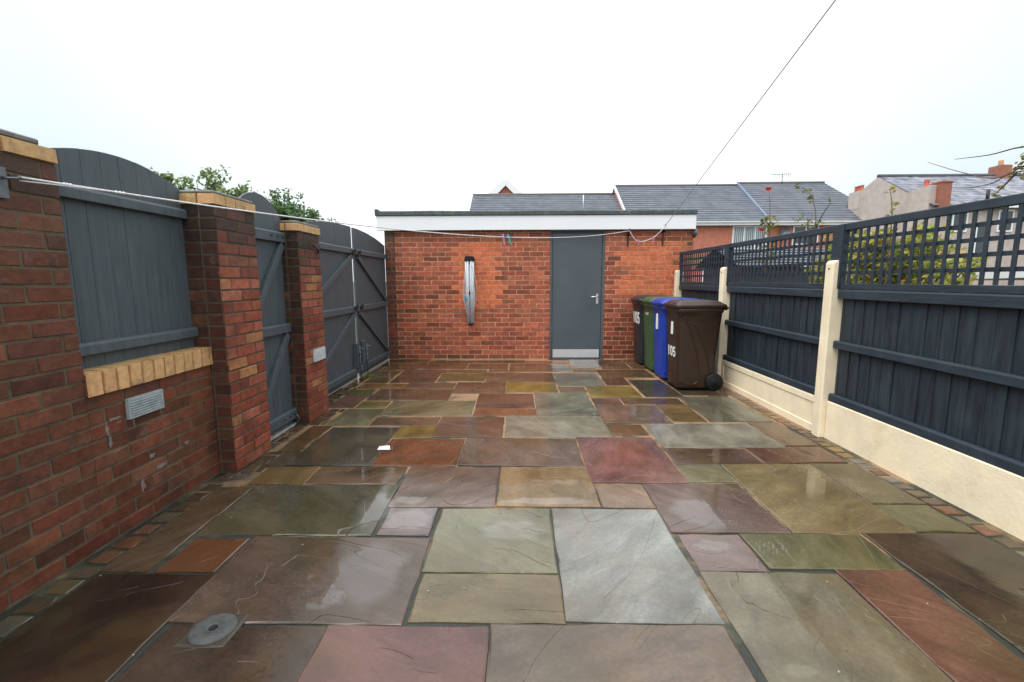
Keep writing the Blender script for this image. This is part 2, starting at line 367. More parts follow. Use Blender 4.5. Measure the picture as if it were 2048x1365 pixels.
def brick_area(mb, O, U, Nn, length, height, colf, pattern=None, holes=(), course=.075, proud=.0045, joint=.0115, stretch=.225, start=0.0, v_off=0.0):
    """courses of bricks on a plane; colf(u, v) gives a brick's colour or None; holes = (u0,u1,v0,v1)"""
    O, U, Nn = Vector(O), Vector(U), Vector(Nn); Vv = Vector((0, 0, 1))
    n = int(round(height / course)); row = 0
    while row < n:
        v0 = v_off + row * course + joint / 2; v1 = v0 + course - joint
        if pattern:
            seq = pattern[row % len(pattern)]; us = [0]
            for w in seq: us.append(us[-1] + w)
            sc = length / us[-1]; us = [x * sc for x in us]
        else:
            us = [0.0]; x = (start + (stretch / 2 if row % 2 else stretch)) % stretch
            if x < .02: x += stretch
            while x < length - .03: us.append(x); x += stretch * (1 + random.uniform(-.02, .02))
            us.append(length)
        for a, c in zip(us, us[1:]):
            a2, c2 = a + joint / 2 * (a > 1e-4), c - joint / 2 * (c < length - 1e-4)
            segs = [(a2, c2)]
            for h in holes:
                if v1 > h[2] + .012 and v0 < h[3] - .012:
                    ns = []
                    for (p, q) in segs:
                        if q <= h[0] or p >= h[1]: ns.append((p, q))
                        else:
                            if p < h[0] - .012: ns.append((p, h[0]))
                            if q > h[1] + .012: ns.append((h[1], q))
                    segs = ns
            for (p, q) in segs:
                col = colf((p + q) / 2, (v0 + v1) / 2)
                if col is not None: brick_plate(mb, O, U, Vv, Nn, p, q, v0, v1, col, proud)
        row += 1
def rnd(c, a=.18, hue=.08):
    k = 1 + random.uniform(-a, a)
    return (c[0] * k * (1 + random.uniform(-hue, hue)), c[1] * k * (1 + random.uniform(-hue, hue)), c[2] * k)

SKY_SAT, SKY_STR, SUN_E, EXPO = .22, .15, 1.1, .95
CLOUD = (5.6, 5.75, 5.95)
CLOUD_SIDE = (3.0, 3.5, 3.62)
PUDDLES = [
    (-0.679, 1.842, 0.191, 0.238, 0),
    (-0.802, 1.682, 0.092, 0.08, 0),
    (0.994, 2.375, 0.185, 0.162, 0.15),
    (0.929, 2.062, 0.097, 0.05, 0),
    (1.232, 2.048, 0.131, 0.056, -0.1),
    (-0.837, 2.417, 0.12, 0.225, 0),
    (0.083, 2.864, 0.083, 0.113, 0),
    (0.291, 2.812, 0.13, 0.101, 0),
    (-0.039, 2.186, 0.179, 0.103, 0),
    (-0.641, 2.53, 0.11, 0.083, 0),
    (0.315, 3.135, 0.135, 0.106, 0),
    (-0.204, 3.087, 0.08, 0.062, 0),
    (-0.603, 2.286, 0.135, 0.12, 0),
    (1.882, 2.758, 0.312, 0.214, -0.3),
    (-0.753, 3.288, 0.301, 0.242, 0),
    (-1.135, 3.297, 0.19, 0.228, 0),
    (0.835, 3.212, 0.217, 0.333, 0),
    (0.168, 2.503, 0.284, 0.048, 0),
    (-0.771, 1.68, 0.082, 0.051, 0),
    (0.918, 1.351, 0.065, 0.031, 0),
    (-2.198, 5.926, 0.335, 0.315, 0),
    (-1.051, 2.854, 0.074, 0.085, 0),
]

# ================================================================== SETTING
mb = MB()
n = 24
for i in range(n):
    for j in range(n):
        f = lambda t: (t / n * 2 - 1) * abs(t / n * 2 - 1) ** 1.6 * 400
        x0, x1, y0, y1 = f(i), f(i + 1), f(j), f(j + 1)
        mb.poly([(x0, y0, -.06), (x1, y0, -.06), (x1, y1, -.06), (x0, y1, -.06)])
tag(mb.build('ground', M['ground']), kind='structure')

mb = MB()
mb.box(-2.165, 2.55, -.30, 7.40, -.055, -.007)
tag(mb.build('patio_base', M['joints']), kind='structure')

def chip(mb, x0, x1, y0, y1, col, ztop=0.0, depth=.035, ch=.006, alpha=None, wob=.004):
    """one riven flag: slightly uneven outline, chipped arris, top almost level"""
    a = random.random() if alpha is None else alpha
    col = (col[0], col[1], col[2], a)
    nx = max(2, int((x1 - x0) / .09)); ny = max(2, int((y1 - y0) / .09))
    w = lambda: random.uniform(-wob, wob)
    ring = [(x0 + (x1 - x0) * i / nx, y0) for i in range(nx)] + [(x1, y0 + (y1 - y0) * i / ny) for i in range(ny)] + \
           [(x1 - (x1 - x0) * i / nx, y1) for i in range(nx)] + [(x0, y1 - (y1 - y0) * i / ny) for i in range(ny)]
    ring = [(x + w(), y + w()) for x, y in ring]
    tx, ty, tz = random.uniform(-.007, .007), random.uniform(-.007, .007), random.uniform(-.001, .001)
    cx, cy = (x0 + x1) / 2, (y0 + y1) / 2
    top = lambda x, y: ztop + tz + (x - cx) * tx + (y - cy) * ty
    k = len(ring); n = len(mb.v)
    mb.v += [(x, y, ztop - depth) for x, y in ring]
    mb.v += [(x, y, top(x, y) - .003) for x, y in ring]
    ins = []
    for x, y in ring:
        c = ch * random.uniform(.5, 1.6)
        ins.append((x + (c if x < cx - (x1 - x0) / 2 + .02 else -c if x > cx + (x1 - x0) / 2 - .02 else 0),
                    y + (c if y < cy - (y1 - y0) / 2 + .02 else -c if y > cy + (y1 - y0) / 2 - .02 else 0)))
    mb.v += [(x, y, top(x, y)) for x, y in ins]
    for i in range(k):
        j = (i + 1) % k
        mb.face((n + i, n + j, n + k + j, n + k + i), col)
        mb.face((n + k + i, n + k + j, n + 2 * k + j, n + 2 * k + i), col)
    mb.face(range(n + 2 * k, n + 3 * k), col)

FLAGS = [  # colours include light: lens falloff on near slabs, sky sheen on pale ones
    (-1.860, -1.339, 0.950, 1.821, (62, 46, 40)),
    (-1.308, -0.724, 0.950, 1.532, (78, 64, 54)),
    (-0.718, -0.119, 0.950, 1.538, (115, 80, 78)),
    (-0.107, 0.757, 0.950, 1.549, (118, 104, 93)),
    (0.800, 1.389, 1.000, 1.870, (122, 115, 95)),
    (1.401, 1.704, 1.000, 1.888, (118, 82, 66)),
    (1.740, 2.320, 1.300, 2.193, (72, 58, 47)),
    (-1.333, -0.449, 1.548, 2.123, (98, 82, 72)),
    (-0.424, 0.167, 1.562, 1.841, (125, 112, 80)),
    (-0.436, 0.163, 1.860, 2.420, (125, 125, 98)),
    (0.181, 0.767, 1.571, 2.425, (138, 141, 138)),
    (-1.620, -1.362, 1.844, 2.105, (120, 78, 50)),
    (-1.881, -1.667, 1.848, 2.671, (100, 82, 64)),
    (-1.659, -0.764, 2.145, 2.705, (90, 88, 72)),
    (-0.730, -0.468, 2.151, 2.423, (130, 115, 118)),
    (-1.735, -1.382, 2.724, 2.990, (130, 104, 66)),
    (-1.371, -0.784, 2.728, 2.994, (112, 88, 68)),
    (-0.751, -0.145, 2.439, 2.997, (118, 98, 88)),
    (-0.130, 0.462, 2.452, 3.003, (150, 125, 92)),
    (0.475, 0.768, 2.443, 2.743, (145, 120, 100)),
    (0.465, 1.075, 2.766, 3.609, (138, 96, 94)),
    (0.780, 1.377, 2.191, 2.756, (115, 92, 86)),
    (0.804, 1.101, 1.884, 2.168, (130, 108, 106)),
    (1.118, 1.716, 1.898, 2.181, (110, 107, 74)),
    (1.074, 1.381, 2.779, 3.047, (130, 122, 95)),
    (1.402, 2.017, 2.200, 3.061, (135, 120, 85)),
    (2.029, 2.336, 2.510, 3.083, (98, 88, 58)),
    (2.027, 2.322, 2.211, 2.492, (98, 94, 58)),
    (-1.841, -1.670, 3.276, 3.885, (112, 86, 56)),
    (-1.772, -1.643, 3.010, 3.261, (90, 76, 62)),
    (-1.643, -1.059, 3.013, 3.848, (86, 80, 72)),
    (-1.044, -0.452, 3.019, 3.559, (128, 78, 48)),
    (-1.053, -0.728, 3.582, 3.878, (140, 118, 62)),
    (-0.433, 0.447, 3.023, 3.578, (115, 97, 86)),
    (0.784, 1.070, 3.659, 3.942, (110, 82, 58)),
    (1.112, 2.038, 3.385, 3.962, (150, 148, 136)),
    (2.057, 2.316, 3.428, 4.010, (115, 92, 72)),
    (1.099, 1.706, 3.058, 3.357, (105, 82, 74)),
    (1.724, 2.305, 3.099, 3.400, (112, 80, 60)),
    (-1.732, -1.365, 3.894, 4.428, (125, 118, 85)),
    (-1.347, -0.748, 3.898, 4.144, (125, 98, 75)),
    (-1.346, -0.475, 4.194, 4.738, (130, 122, 92)),
    (-0.730, -0.151, 3.598, 4.165, (115, 88, 74)),
    (-0.122, 0.760, 3.617, 4.187, (150, 146, 130)),
    (-0.453, 0.146, 4.491, 5.046, (112, 82, 70)),
    (-0.443, 0.155, 4.207, 4.455, (150, 98, 72)),
    (0.165, 0.754, 4.220, 5.095, (130, 128, 113)),
    (0.768, 1.380, 3.987, 4.574, (120, 100, 90)),
    (1.403, 1.706, 4.034, 4.587, (122, 99, 62)),
    (1.736, 2.300, 4.037, 4.930, (125, 122, 108)),
    (-1.655, -0.785, 4.757, 5.268, (108, 82, 66)),
    (-0.155, 0.439, 5.117, 5.620, (150, 125, 56)),
    (0.464, 1.050, 5.444, 6.197, (135, 130, 119)),
    (0.461, 0.772, 5.120, 5.392, (140, 110, 88)),
    (0.794, 1.347, 4.896, 5.420, (150, 132, 60)),
    (1.395, 1.805, 4.910, 5.771, (72, 70, 68)),
    (0.780, 1.067, 4.582, 4.853, (105, 82, 72)),
    (1.091, 1.709, 4.614, 4.856, (108, 84, 64)),
    (-1.960, -1.700, 4.480, 4.979, (120, 86, 66)),
    (-1.672, -1.378, 4.473, 4.704, (128, 114, 58)),
    (-2.008, -1.699, 5.002, 5.240, (98, 95, 44)),
    (-1.952, -1.403, 5.292, 5.529, (142, 100, 52)),
    (-1.970, -1.688, 5.585, 6.348, (120, 92, 52)),
    (-1.063, -0.461, 5.703, 6.176, (118, 102, 60)),
    (-0.437, 0.454, 5.662, 6.229, (122, 90, 73)),
    (-2.002, -1.567, 6.459, 6.916, (125, 88, 55)),
    (-1.548, -0.802, 6.497, 6.938, (120, 84, 55)),
    (-1.090, -0.475, 6.227, 6.442, (122, 90, 62)),
    (-0.153, 0.466, 6.317, 6.897, (122, 90, 66)),
    (0.473, 0.732, 6.301, 6.835, (150, 145, 140)),
    (0.784, 1.204, 6.635, 7.183, (150, 150, 150)),
    (0.756, 1.087, 6.284, 6.558, (140, 118, 85)),
    (0.097, 0.767, 6.940, 7.159, (150, 98, 80)),
    (1.204, 1.619, 6.502, 7.228, (102, 80, 66)),
    (1.644, 2.105, 6.521, 7.274, (108, 82, 66)),
    (-1.430, 0.081, 6.982, 7.182, (112, 82, 62)),
    (1.828, 2.450, 5.000, 5.863, (80, 72, 66)),
    (-0.780, -0.175, 5.060, 5.620, (118, 90, 70)),
    (-1.390, -0.800, 5.300, 5.580, (112, 88, 70)),
    (1.090, 1.780, 5.930, 6.450, (100, 78, 60)),
    (1.070, 1.360, 5.470, 5.900, (98, 78, 62)),
    (-1.650, -1.090, 5.600, 6.440, (108, 82, 66)),
    (-0.780, -0.180, 6.500, 6.920, (118, 85, 62)),
    (-0.440, -0.170, 6.300, 6.480, (120, 92, 68)),
    (-1.990, -1.460, 6.970, 7.300, (115, 85, 60)),
    (0.800, 1.360, 7.100, 7.300, (150, 148, 145)),
    (1.860, 2.450, 5.900, 6.500, (90, 74, 62)),
    (2.100, 2.300, 4.950, 5.000, (100, 80, 60)),
    (-1.860, -0.980, 0.640, 0.930, (120, 110, 95)),
    (-0.960, -0.380, 0.640, 0.930, (130, 125, 110)),
    (-0.360, 0.520, 0.640, 0.930, (115, 90, 75)),
    (0.540, 1.420, 0.640, 0.930, (115, 90, 75)),
    (1.440, 2.020, 0.640, 0.930, (100, 80, 65)),
    (2.040, 2.320, 0.640, 0.930, (120, 110, 95)),
    (-1.860, -0.980, 0.330, 0.620, (130, 125, 110)),
    (-0.960, -0.080, 0.330, 0.620, (130, 125, 110)),
    (-0.060, 0.520, 0.330, 0.620, (120, 110, 95)),
    (0.540, 0.820, 0.330, 0.620, (120, 110, 95)),
    (0.840, 1.720, 0.330, 0.620, (130, 125, 110)),
    (1.740, 2.320, 0.330, 0.620, (115, 90, 75)),
    (-1.860, -1.580, -0.270, 0.310, (120, 110, 95)),
    (-1.560, -0.680, -0.270, 0.310, (115, 90, 75)),
    (-0.660, -0.080, -0.270, 0.310, (115, 90, 75)),
    (-0.060, 0.520, -0.270, 0.310, (130, 125, 110)),
    (0.540, 1.420, -0.270, 0.310, (130, 125, 110)),
    (1.440, 2.320, -0.270, 0.310, (130, 125, 110)),
]

FK = .60
mb = MB()
for i, (x0, x1, y0, y1, c) in enumerate(FLAGS):
    c = rgb(*c, FK); g_ = sum(c) / 3
    e = .0035; chip(mb, x0 - e, x1 + e, y0 - e, y1 + e, tuple(a * b for a, b in zip(mixc(c, (g_, g_, g_), .10), (1.03, .98, .91))))
tag(mb.build('paving', M['flag']), kind='structure')

SETT = [(120, 88, 66), (98, 84, 68), (135, 105, 62), (130, 125, 118), (88, 76, 62), (128, 86, 62), (110, 100, 76), (104, 80, 70)]
mb = MB()
y = -.2
while y < 5.5:
    h = random.uniform(.080, .095)
    x0 = 2.350 + random.uniform(-.006, .006)
    if not (y > 3.45 and y < 3.45): chip(mb, x0, x0 + random.uniform(.085, .10), y, y + h, rgb(*random.choice(SETT), FK * random.uniform(.8, 1.3)), -.002, .03, .008)
    y += h + random.uniform(.010, .022)
y = -.2
while y < 2.9:
    h = random.uniform(.082, .105)
    x0 = -1.985 + random.uniform(-.008, .008)
    chip(mb, x0, x0 + random.uniform(.088, .105), y, y + h, rgb(*random.choice(SETT), FK * random.uniform(.7, 1.15)), -.002, .03, .008)
    y += h + random.uniform(.012, .025)
# setts and cut pieces in front of the piers and in the gateways
for (xa, xb, ya, yb) in ((-1.90, -1.76, 2.80, 3.28), (-2.10, -1.90, 3.34, 3.93), (-1.90, -1.75, 3.92, 4.44), (-2.12, -1.96, 4.40, 7.28)):
    y = ya
    while y < yb - .05:
        h = random.uniform(.085, .15)
        x = xa
        while x < xb - .04:
            w_ = min(random.uniform(.085, .13), xb - x)
            chip(mb, x, x + w_, y, min(y + h, yb), rgb(*random.choice(SETT), FK * random.uniform(.5, .9)), -.003, .03, .008)
            x += w_ + .014
        y += h + .016
tag(mb.build('sett_edging', M['flag']), kind='structure')

# ================================================================== OUTBUILDING
GY = 7.345
def hash01(*a):
    return random.Random(hash(tuple(round(x, 3) for x in a))).random()
gar = thing('brick_outbuilding', 'flat roofed red brick outbuilding with white fascia across the end of the yard', 'outbuilding', (.3, GY, 0))
RED = [(160, 84, 63), (168, 90, 67), (148, 76, 59), (174, 96, 72), (154, 84, 65), (164, 82, 60)]
def garage_brick(u, v):
    x = -2.15 + u
    e = .05 * (random.random() - .5)
    if -.97 + e < x < -.30 + e and .86 < v < 1.87: return rnd(rgb(208, 110, 72), .08, .04)
    if 1.62 + e < x < 2.5 + e and 1.03 < v < 1.84: return rnd(rgb(204, 110, 74), .08, .04)
    c = rnd(rgb(*random.choice(RED)), .15, .08)
    if random.random() < .07: c = mul(c, .62)
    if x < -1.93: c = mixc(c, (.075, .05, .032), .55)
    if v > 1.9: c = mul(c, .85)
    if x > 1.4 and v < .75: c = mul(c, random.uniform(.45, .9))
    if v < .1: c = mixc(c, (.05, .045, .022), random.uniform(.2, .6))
    return c
mb = MB()
MT = rgb(196, 152, 114); DX0, DX1, DZ = .480, 1.350, 2.045
mb.box(-2.15, DX0, GY, GY + .2, -.05, 2.10, MT, 1); mb.box(DX1, 2.72, GY, GY + .2, -.05, 2.10, MT, 1); mb.box(DX0, DX1, GY + .001, GY + .2, DZ, 2.10, MT, 1)
mb.box(-2.15, -1.95, GY + .2, 11.5, -.05, 2.10, mul(MT, .5), 1); mb.box(2.52, 2.72, GY + .2, 11.5, -.05, 2.10, rgb(160, 78, 60), 1); mb.box(-1.95, 2.52, 11.3, 11.5, -.05, 2.10, MT, 1)
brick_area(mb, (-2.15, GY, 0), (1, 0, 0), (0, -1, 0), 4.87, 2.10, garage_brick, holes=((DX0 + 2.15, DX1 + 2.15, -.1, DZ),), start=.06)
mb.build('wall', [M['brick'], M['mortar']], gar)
mb = MB()     # the corner pier the right hand gate leaf hangs on, stained by the overflow above
mb.box(-2.145, -1.995, GY - .018, GY - .0065, -.03, 2.05, rgb(120, 98, 76), 1)
brick_area(mb, (-2.145, GY - .018, 0), (1, 0, 0), (0, -1, 0), .15, 2.02, lambda u, v: mixc(rnd(rgb(150, 70, 54), .2), (.05, .036, .026), .35 + .5 * hash01(v)), pattern=[[.15], [.10, .05]])
mb.build('pier', [M['brick_old'], M['mortar']], gar)
mb = MB(); mb.box(-2.24, 2.72, GY - .105, GY - .080, 2.050, 2.270); mb.build('fascia', M['upvc'], gar, .004)
mb = MB(); mb.box(-2.24, 2.72, GY - .079, GY + .0, 2.056, 2.075); mb.build('soffit', M['black_plastic'], gar)
mb = MB()
prof = [(GY - .122, 2.272), (GY - .126, 2.28), (GY - .126, 2.328), (GY - .112, 2.345), (GY - .06, 2.347), (GY + .1, 2.325), (11.6, 2.20), (11.6, 2.10), (GY - .078, 2.10), (GY - .078, 2.272)]
xs = [-2.245 + i * .1185 for i in range(43)]
for i in range(42):
    w0 = math.sin(xs[i] * 3.1) * .003 + math.sin(xs[i] * 7.7) * .0015
    mb.prism([(a, b + w0 * (b > 2.285)) for a, b in prof], 'x', xs[i], xs[i + 1] if i < 41 else 2.725)
mb.prism([(GY - .128, 2.275), (GY - .128, 2.372), (11.6, 2.24), (11.6, 2.2)], 'x', -2.252, -2.205)
mb.build('roof', M['felt'], gar)
# door
mb = MB()
mb.box(DX0, .515, GY + .002, GY + .09, 0, DZ); mb.box(1.310, DX1, GY + .002, GY + .09, 0, DZ); mb.box(.515, 1.310, GY + .002, GY + .09, 2.012, DZ)
frame_mb = mb
mb = MB(); mb.box(.519, 1.306, GY + .022, GY + .062, .012, 2.008)
door = mb.build('door', M['door_paint'], gar, .002); tag(door, 'flush grey painted door')
def sub(mb_, name, mat, parent, bevel=0, seg=1):
    """a sub-part: its parent already sits at its thing's base"""
    return mb_.build(name, mat, parent, bevel, seg)
sub(frame_mb, 'frame', M['grey_paint'], door, .003)
mb = MB(); mb.box(.535, 1.288, GY + .018, GY + .0215, .018, .152); sub(mb, 'kick_plate', M['kick'], door, .001)
mb = MB(); mb.box(1.222, 1.262, GY + .014, GY + .0215, .895, 1.055); mb.tube([(1.242, GY + .016, 1.012), (1.242, GY - .035, 1.012), (1.232, GY - .045, 1.012), (1.140, GY - .047, 1.006)], .0095, 10)
sub(mb, 'handle', M['steel'], door, .003)
mb = MB(); mb.box(.47, 1.36, GY - .06, GY + .08, -.04, .008); mb.build('step', M['concrete'], gar, .004)
mb = MB(); mb.tube([(2.735, GY - .05, 2.06), (2.735, GY - .05, 1.975), (2.735, GY + .02, 1.95)], .03, 10); mb.build('pipe', M['zinc'], gar)

# ------------------------------------------------------------------ rotary airer
air = thing('rotary_airer', 'folded grey rotary clothes airer hung upside down on the brick wall left of the door', 'clothes airer', (-.795, GY - .06, .57))
ax, ay = -.795, GY - .065
mb = MB(); mb.box(ax - .078, ax + .078, ay - .045, ay + .055, 1.575, 1.625); mb.box(ax - .066, ax + .066, ay - .04, ay + .055, 1.625, 1.65)
mb.build('bracket', M['black_plastic'], air, .008, 2)
mb = MB(); mb.tube([(ax, ay, 1.60), (ax - .002, ay, .575)], .014, 10); mb.build('pole', M['airer_grey'], air)
for dx0, dx1, dy, zb in ((-.054, -.034, -.012, .60), (.054, .042, -.012, .60), (-.024, -.020, -.030, .585), (.026, .020, -.030, .59)):
    mb = MB(); mb.tube([(ax + dx0, ay + dy, 1.60), (ax + dx1, ay + dy, zb)], .022 if abs(dx0) > .05 else .012, 10); mb.build('arm', M['airer_grey'], air)
mb = MB(); mb.lathe([(0.0, -.02), (.034, -.02), (.036, 0), (.028, .03), (0, .03)], (ax, ay - .005, 1.075), 'z', 14); mb.box(ax - .04, ax + .045, ay - .035, ay - .02, 1.07, 1.085); mb.build('hub', M['black_plastic'], air)
mb = MB(); mb.lathe([(0.0, -.012), (.045, -.012), (.045, .02), (.02, .04), (0, .04)], (ax, ay, .575), 'z', 14); mb.build('foot', M['black_plastic'], air)
mb = MB()
for k in range(10):
    sgn = -1 if k % 2 else 1
    wmax = random.uniform(.06, .118); zt = random.uniform(1.35, 1.6); zm = random.uniform(.93, 1.08); zb = random.uniform(.64, .85)
    yy = ay - random.uniform(.0, .04)
    pts = []
    for i in range(9):
        t = i / 8; z = zt + (zb - zt) * t
        wv = math.sin(math.pi * min(1, t / max(.01, (zt - zm) / (zt - zb)) * .5 if z > zm else .5 + (zm - z) / (zm - zb) * .5))
        pts.append((ax + sgn * (.035 + (wmax - .035) * wv), yy, z))
    mb.tube(pts, .0028, 4)
mb.build('line', M['airer_grey'], air)
def peg_mesh(mb, x, y, z, dx, L=.075):
    mb.bar((x - dx, y, z + .018), (x + dx * 1.2, y, z - L + .018), .009, .011, (0, 1, 0))

PEGC = {}
def peg_mat(name, c):
    if name not in PEGC: PEGC[name] = tinted(name, c, .4, 20, .08, 0)
    return PEGC[name]
def make_peg(label, x, y, z, ca, cb, ma, mb_name, tilt=0.0):
    p = thing('clothes_peg', label, 'clothes peg', (x, y, z), 'clothes pegs on the washing line')
    m1 = MB(); m1.bar((x - .010 - tilt, y - .005, z + .028), (x + .004 + tilt, y - .005, z - .076), .015, .015, (0, 1, 0)); m1.build('jaw', peg_mat(ma, ca), p, .002)
    m2 = MB(); m2.bar((x + .010 - tilt, y + .005, z + .028), (x - .002 + tilt * 1.4, y + .005, z - .076), .015, .015, (0, 1, 0)); m2.build('jaw', peg_mat(mb_name, cb), p, .002)
    m3 = MB(); m3.lathe([(.0, -.008), (.0065, -.008), (.0065, .008), (.0, .008)], (x, y, z - .006), 'y', 10); m3.build('spring', M['steel'], p)
for (x, z, c, nm, lb) in ((-.865, 1.00, (.03, .30, .50), 'blue_peg', 'small blue peg clipped to the folded airer on the brick wall'), (-.775, .76, (.55, .12, .18), 'pink_peg', 'small pink peg clipped low on the folded airer')):
    p = thing('clothes_peg', lb, 'clothes peg', (x, ay - .05, z), 'pegs on the airer')
    m1 = MB(); m1.bar((x - .004, ay - .048, z + .03), (x - .010, ay - .048, z - .04), .014, .010, (0, 1, 0)); m1.build('jaw', peg_mat(nm, c), p, .002)
    m1 = MB(); m1.bar((x + .006, ay - .052, z + .03), (x + .012, ay - .052, z - .04), .014, .010, (0, 1, 0)); m1.build('jaw', peg_mat(nm, c), p, .002)

# ------------------------------------------------------------------ wall hooks, washing lines, pegs
def wall_hook(x, z0, z1, label):
    h = thing('line_bracket', label, 'bracket', (x, GY, z0), 'line brackets on the outbuilding')
    m1 = MB(); m1.box(x - .011, x + .011, GY - .018, GY - .006, z0, z1); m1.box(x - .045, x + .045, GY - .022, GY - .018, z1 - .085, z1 - .065); m1.build('plate', M['black_iron'], h, .002)
    m2 = MB(); m2.tube([(x, GY - .015, z1 - .10), (x, GY - .06, z1 - .02), (x, GY - .10, z1 - .004), (x, GY - .105, z1 + .02)], .008, 8); m2.build('hook', M['black_iron'], h)
wall_hook(1.700, 1.80, 2.045, 'black iron line bracket just right of the door')
wall_hook(2.245, 1.81, 2.10, 'black iron line bracket near the right end of the brick wall')

P0 = Vector((-1.985, 1.84, 1.690)); P1 = Vector((1.700, GY - .10, 2.03))
SAG = .165
def line_pt(t):
    p = P0.lerp(P1, t); p.z -= SAG * 4 * t * (1 - t) * (1 + .0 * t)
    return p
mb = MB()
pts = [line_pt(i / 60) for i in range(61)]
mb.tube(pts, .0042, 6)
mb.tube([P0 + Vector((0, .0, -.014)), line_pt(.028) + Vector((.002, 0, -.004)), line_pt(.05)], .0028, 6)
for t in (.020, .0215, .023, .046, .048, .050):     # the knots at the pier
    p = line_pt(t); mb.lathe([(0, -.004), (.0065, -.003), (.0075, 0), (.0065, .003), (0, .004)], tuple(p), 'y', 8)
tag(mb.build('washing_line', M['cord'], None, loc=P0), 'thin white washing line sagging across the whole yard to the brick outbuilding', 'washing line')
Q = [Vector((1.700, GY - .10, 2.03)), Vector((1.755, GY - .10, 1.94)), Vector((1.835, GY - .10, 1.868)), Vector((1.95, GY - .10, 1.878)), Vector((2.07, GY - .10, 1.925)), Vector((2.16, GY - .10, 2.00)), Vector((2.245, GY - .105, 2.095))]
def smooth(pts, k=6):
    out = []
    for i in range(len(pts) - 1):
        a, b, c, d = pts[max(i - 1, 0)], pts[i], pts[i + 1], pts[min(i + 2, len(pts) - 1)]
        for j in range(k):
            t = j / k
            out.append(.5 * ((2 * b) + (c - a) * t + (2 * a - 5 * b + 4 * c - d) * t * t + (3 * b - 3 * c + d - a) * t ** 3))
    out.append(pts[-1]); return out
mb = MB(); mb.tube(smooth(Q), .0048, 6)
tag(mb.build('slack_line', M['cord'], None, loc=Q[0]), 'short slack loop of white line hanging between the two black brackets', 'washing line')
mb = MB()
W0 = Vector((2.245, GY - .105, 2.10)); W1 = Vector((2.0, -.28, 4.11))
pts = []
for i in range(41):
    p = W0.lerp(W1, i / 40); pts.append(p)
mb.tube(pts, .0050, 6)
tag(mb.build('overhead_line', M['cord_grey'], None, loc=W0), 'thin grey line rising from the right bracket high across the sky', 'washing line')
p = line_pt(.497); make_peg('pink and purple peg on the white line above the airer', p.x, p.y, p.z, (.42, .22, .30), (.10, .06, .20), 'pale_pink_peg', 'purple_peg')
p = line_pt(.512); make_peg('turquoise peg on the white line above the airer', p.x, p.y, p.z, (.02, .36, .32), (.012, .05, .05), 'turquoise_peg', 'dark_teal_peg', .012)
make_peg('pink peg at the bottom of the slack white loop', 1.845, GY - .10, 1.862, (.62, .16, .22), (.55, .35, .38), 'pink_peg', 'pale_pink_peg')
make_peg('red and white peg on the slack loop beside the right bracket', 2.075, GY - .10, 1.918, (.60, .10, .14), (.60, .52, .52), 'red_peg', 'white_peg')
hk = thing('line_hook', 'small grey hook plate holding the white line on the nearest brick pier', 'hook', (-2.01, 1.80, 1.62))
mb = MB(); mb.box(-2.014, -2.004, 1.775, 1.815, 1.60, 1.72); mb.build('plate', M['zinc'], hk, .002)
mb = MB(); mb.tube([(-2.006, 1.797, 1.68), (-1.985, 1.80, 1.678), (-1.975, 1.825, 1.682), (-1.985, 1.845, 1.694)], .005, 8); mb.build('hook', M['zinc'], hk)

# ================================================================== LEFT BOUNDARY
OLD = [(114, 67, 49), (124, 71, 51), (102, 62, 48), (130, 78, 56), (116, 72, 55), (108, 61, 44)]  # near wall brick tones, with the lens falloff darkening held in the colour
MTL = rgb(98, 86, 69)
def old_brick(bright=1.0):
    def f(u, v):
        c = rnd(rgb(*random.choice(OLD), bright), .14, .07)
        if random.random() < .05: c = mixc(c, (.20, .10, .055), .5)
        if random.random() < .06: c = mul(c, .65)
        if v < .075: c = mixc(c, rgb(112, 54, 42), .5)
        return c
    return f
def pier_brick(top, bright=1.25, soot=1.0):
    g = [(150, 80, 61), (158, 88, 68), (142, 72, 53), (134, 70, 53), (160, 95, 73)]
    def f(u, v):
        c = rnd(rgb(*random.choice(g)), .16, .08)
        if random.random() < .07: c = mixc(c, rgb(190, 140, 90), .5)
        d = top - v                              # soot and algae run down from the coping
        if d < .45: c = mixc(c, (.028, .02, .015), min(.95, soot * max(0, 1.25 - d * 2.6) * random.uniform(.55, 1.05)))
        return c
    return f
PIERPAT = [[.1075, .215, .1075], [.215, .215]]
def buff_cap(mb, X, Y0, Y1, Xb, z0, z1, front, near):
    mb.box(Xb, X - .007, Y0 + .007, Y1 - .002, z0, z1 - .002, rgb(90, 76, 56), 1)
    y = Y0
    for w_ in front:
        brick_plate(mb, Vector((X - .007, 0, 0)), Vector((0, 1, 0)), Vector((0, 0, 1)), Vector((1, 0, 0)), y + (.0 if y == Y0 else .004), y + w_ - .004, z0 + .003, z1 - .001, rnd(rgb(206, 164, 112), .12, .04), .008)
        y += w_
    x = X
    for w_ in near:
        brick_plate(mb, Vector((0, Y0 + .007, 0)), Vector((1, 0, 0)), Vector((0, 0, 1)), Vector((0, -1, 0)), x - w_ + .004, x - (.0 if x == X else .004), z0 + .003, z1 - .001, rnd(rgb(200, 158, 108), .12, .04), .008)
        x -= w_
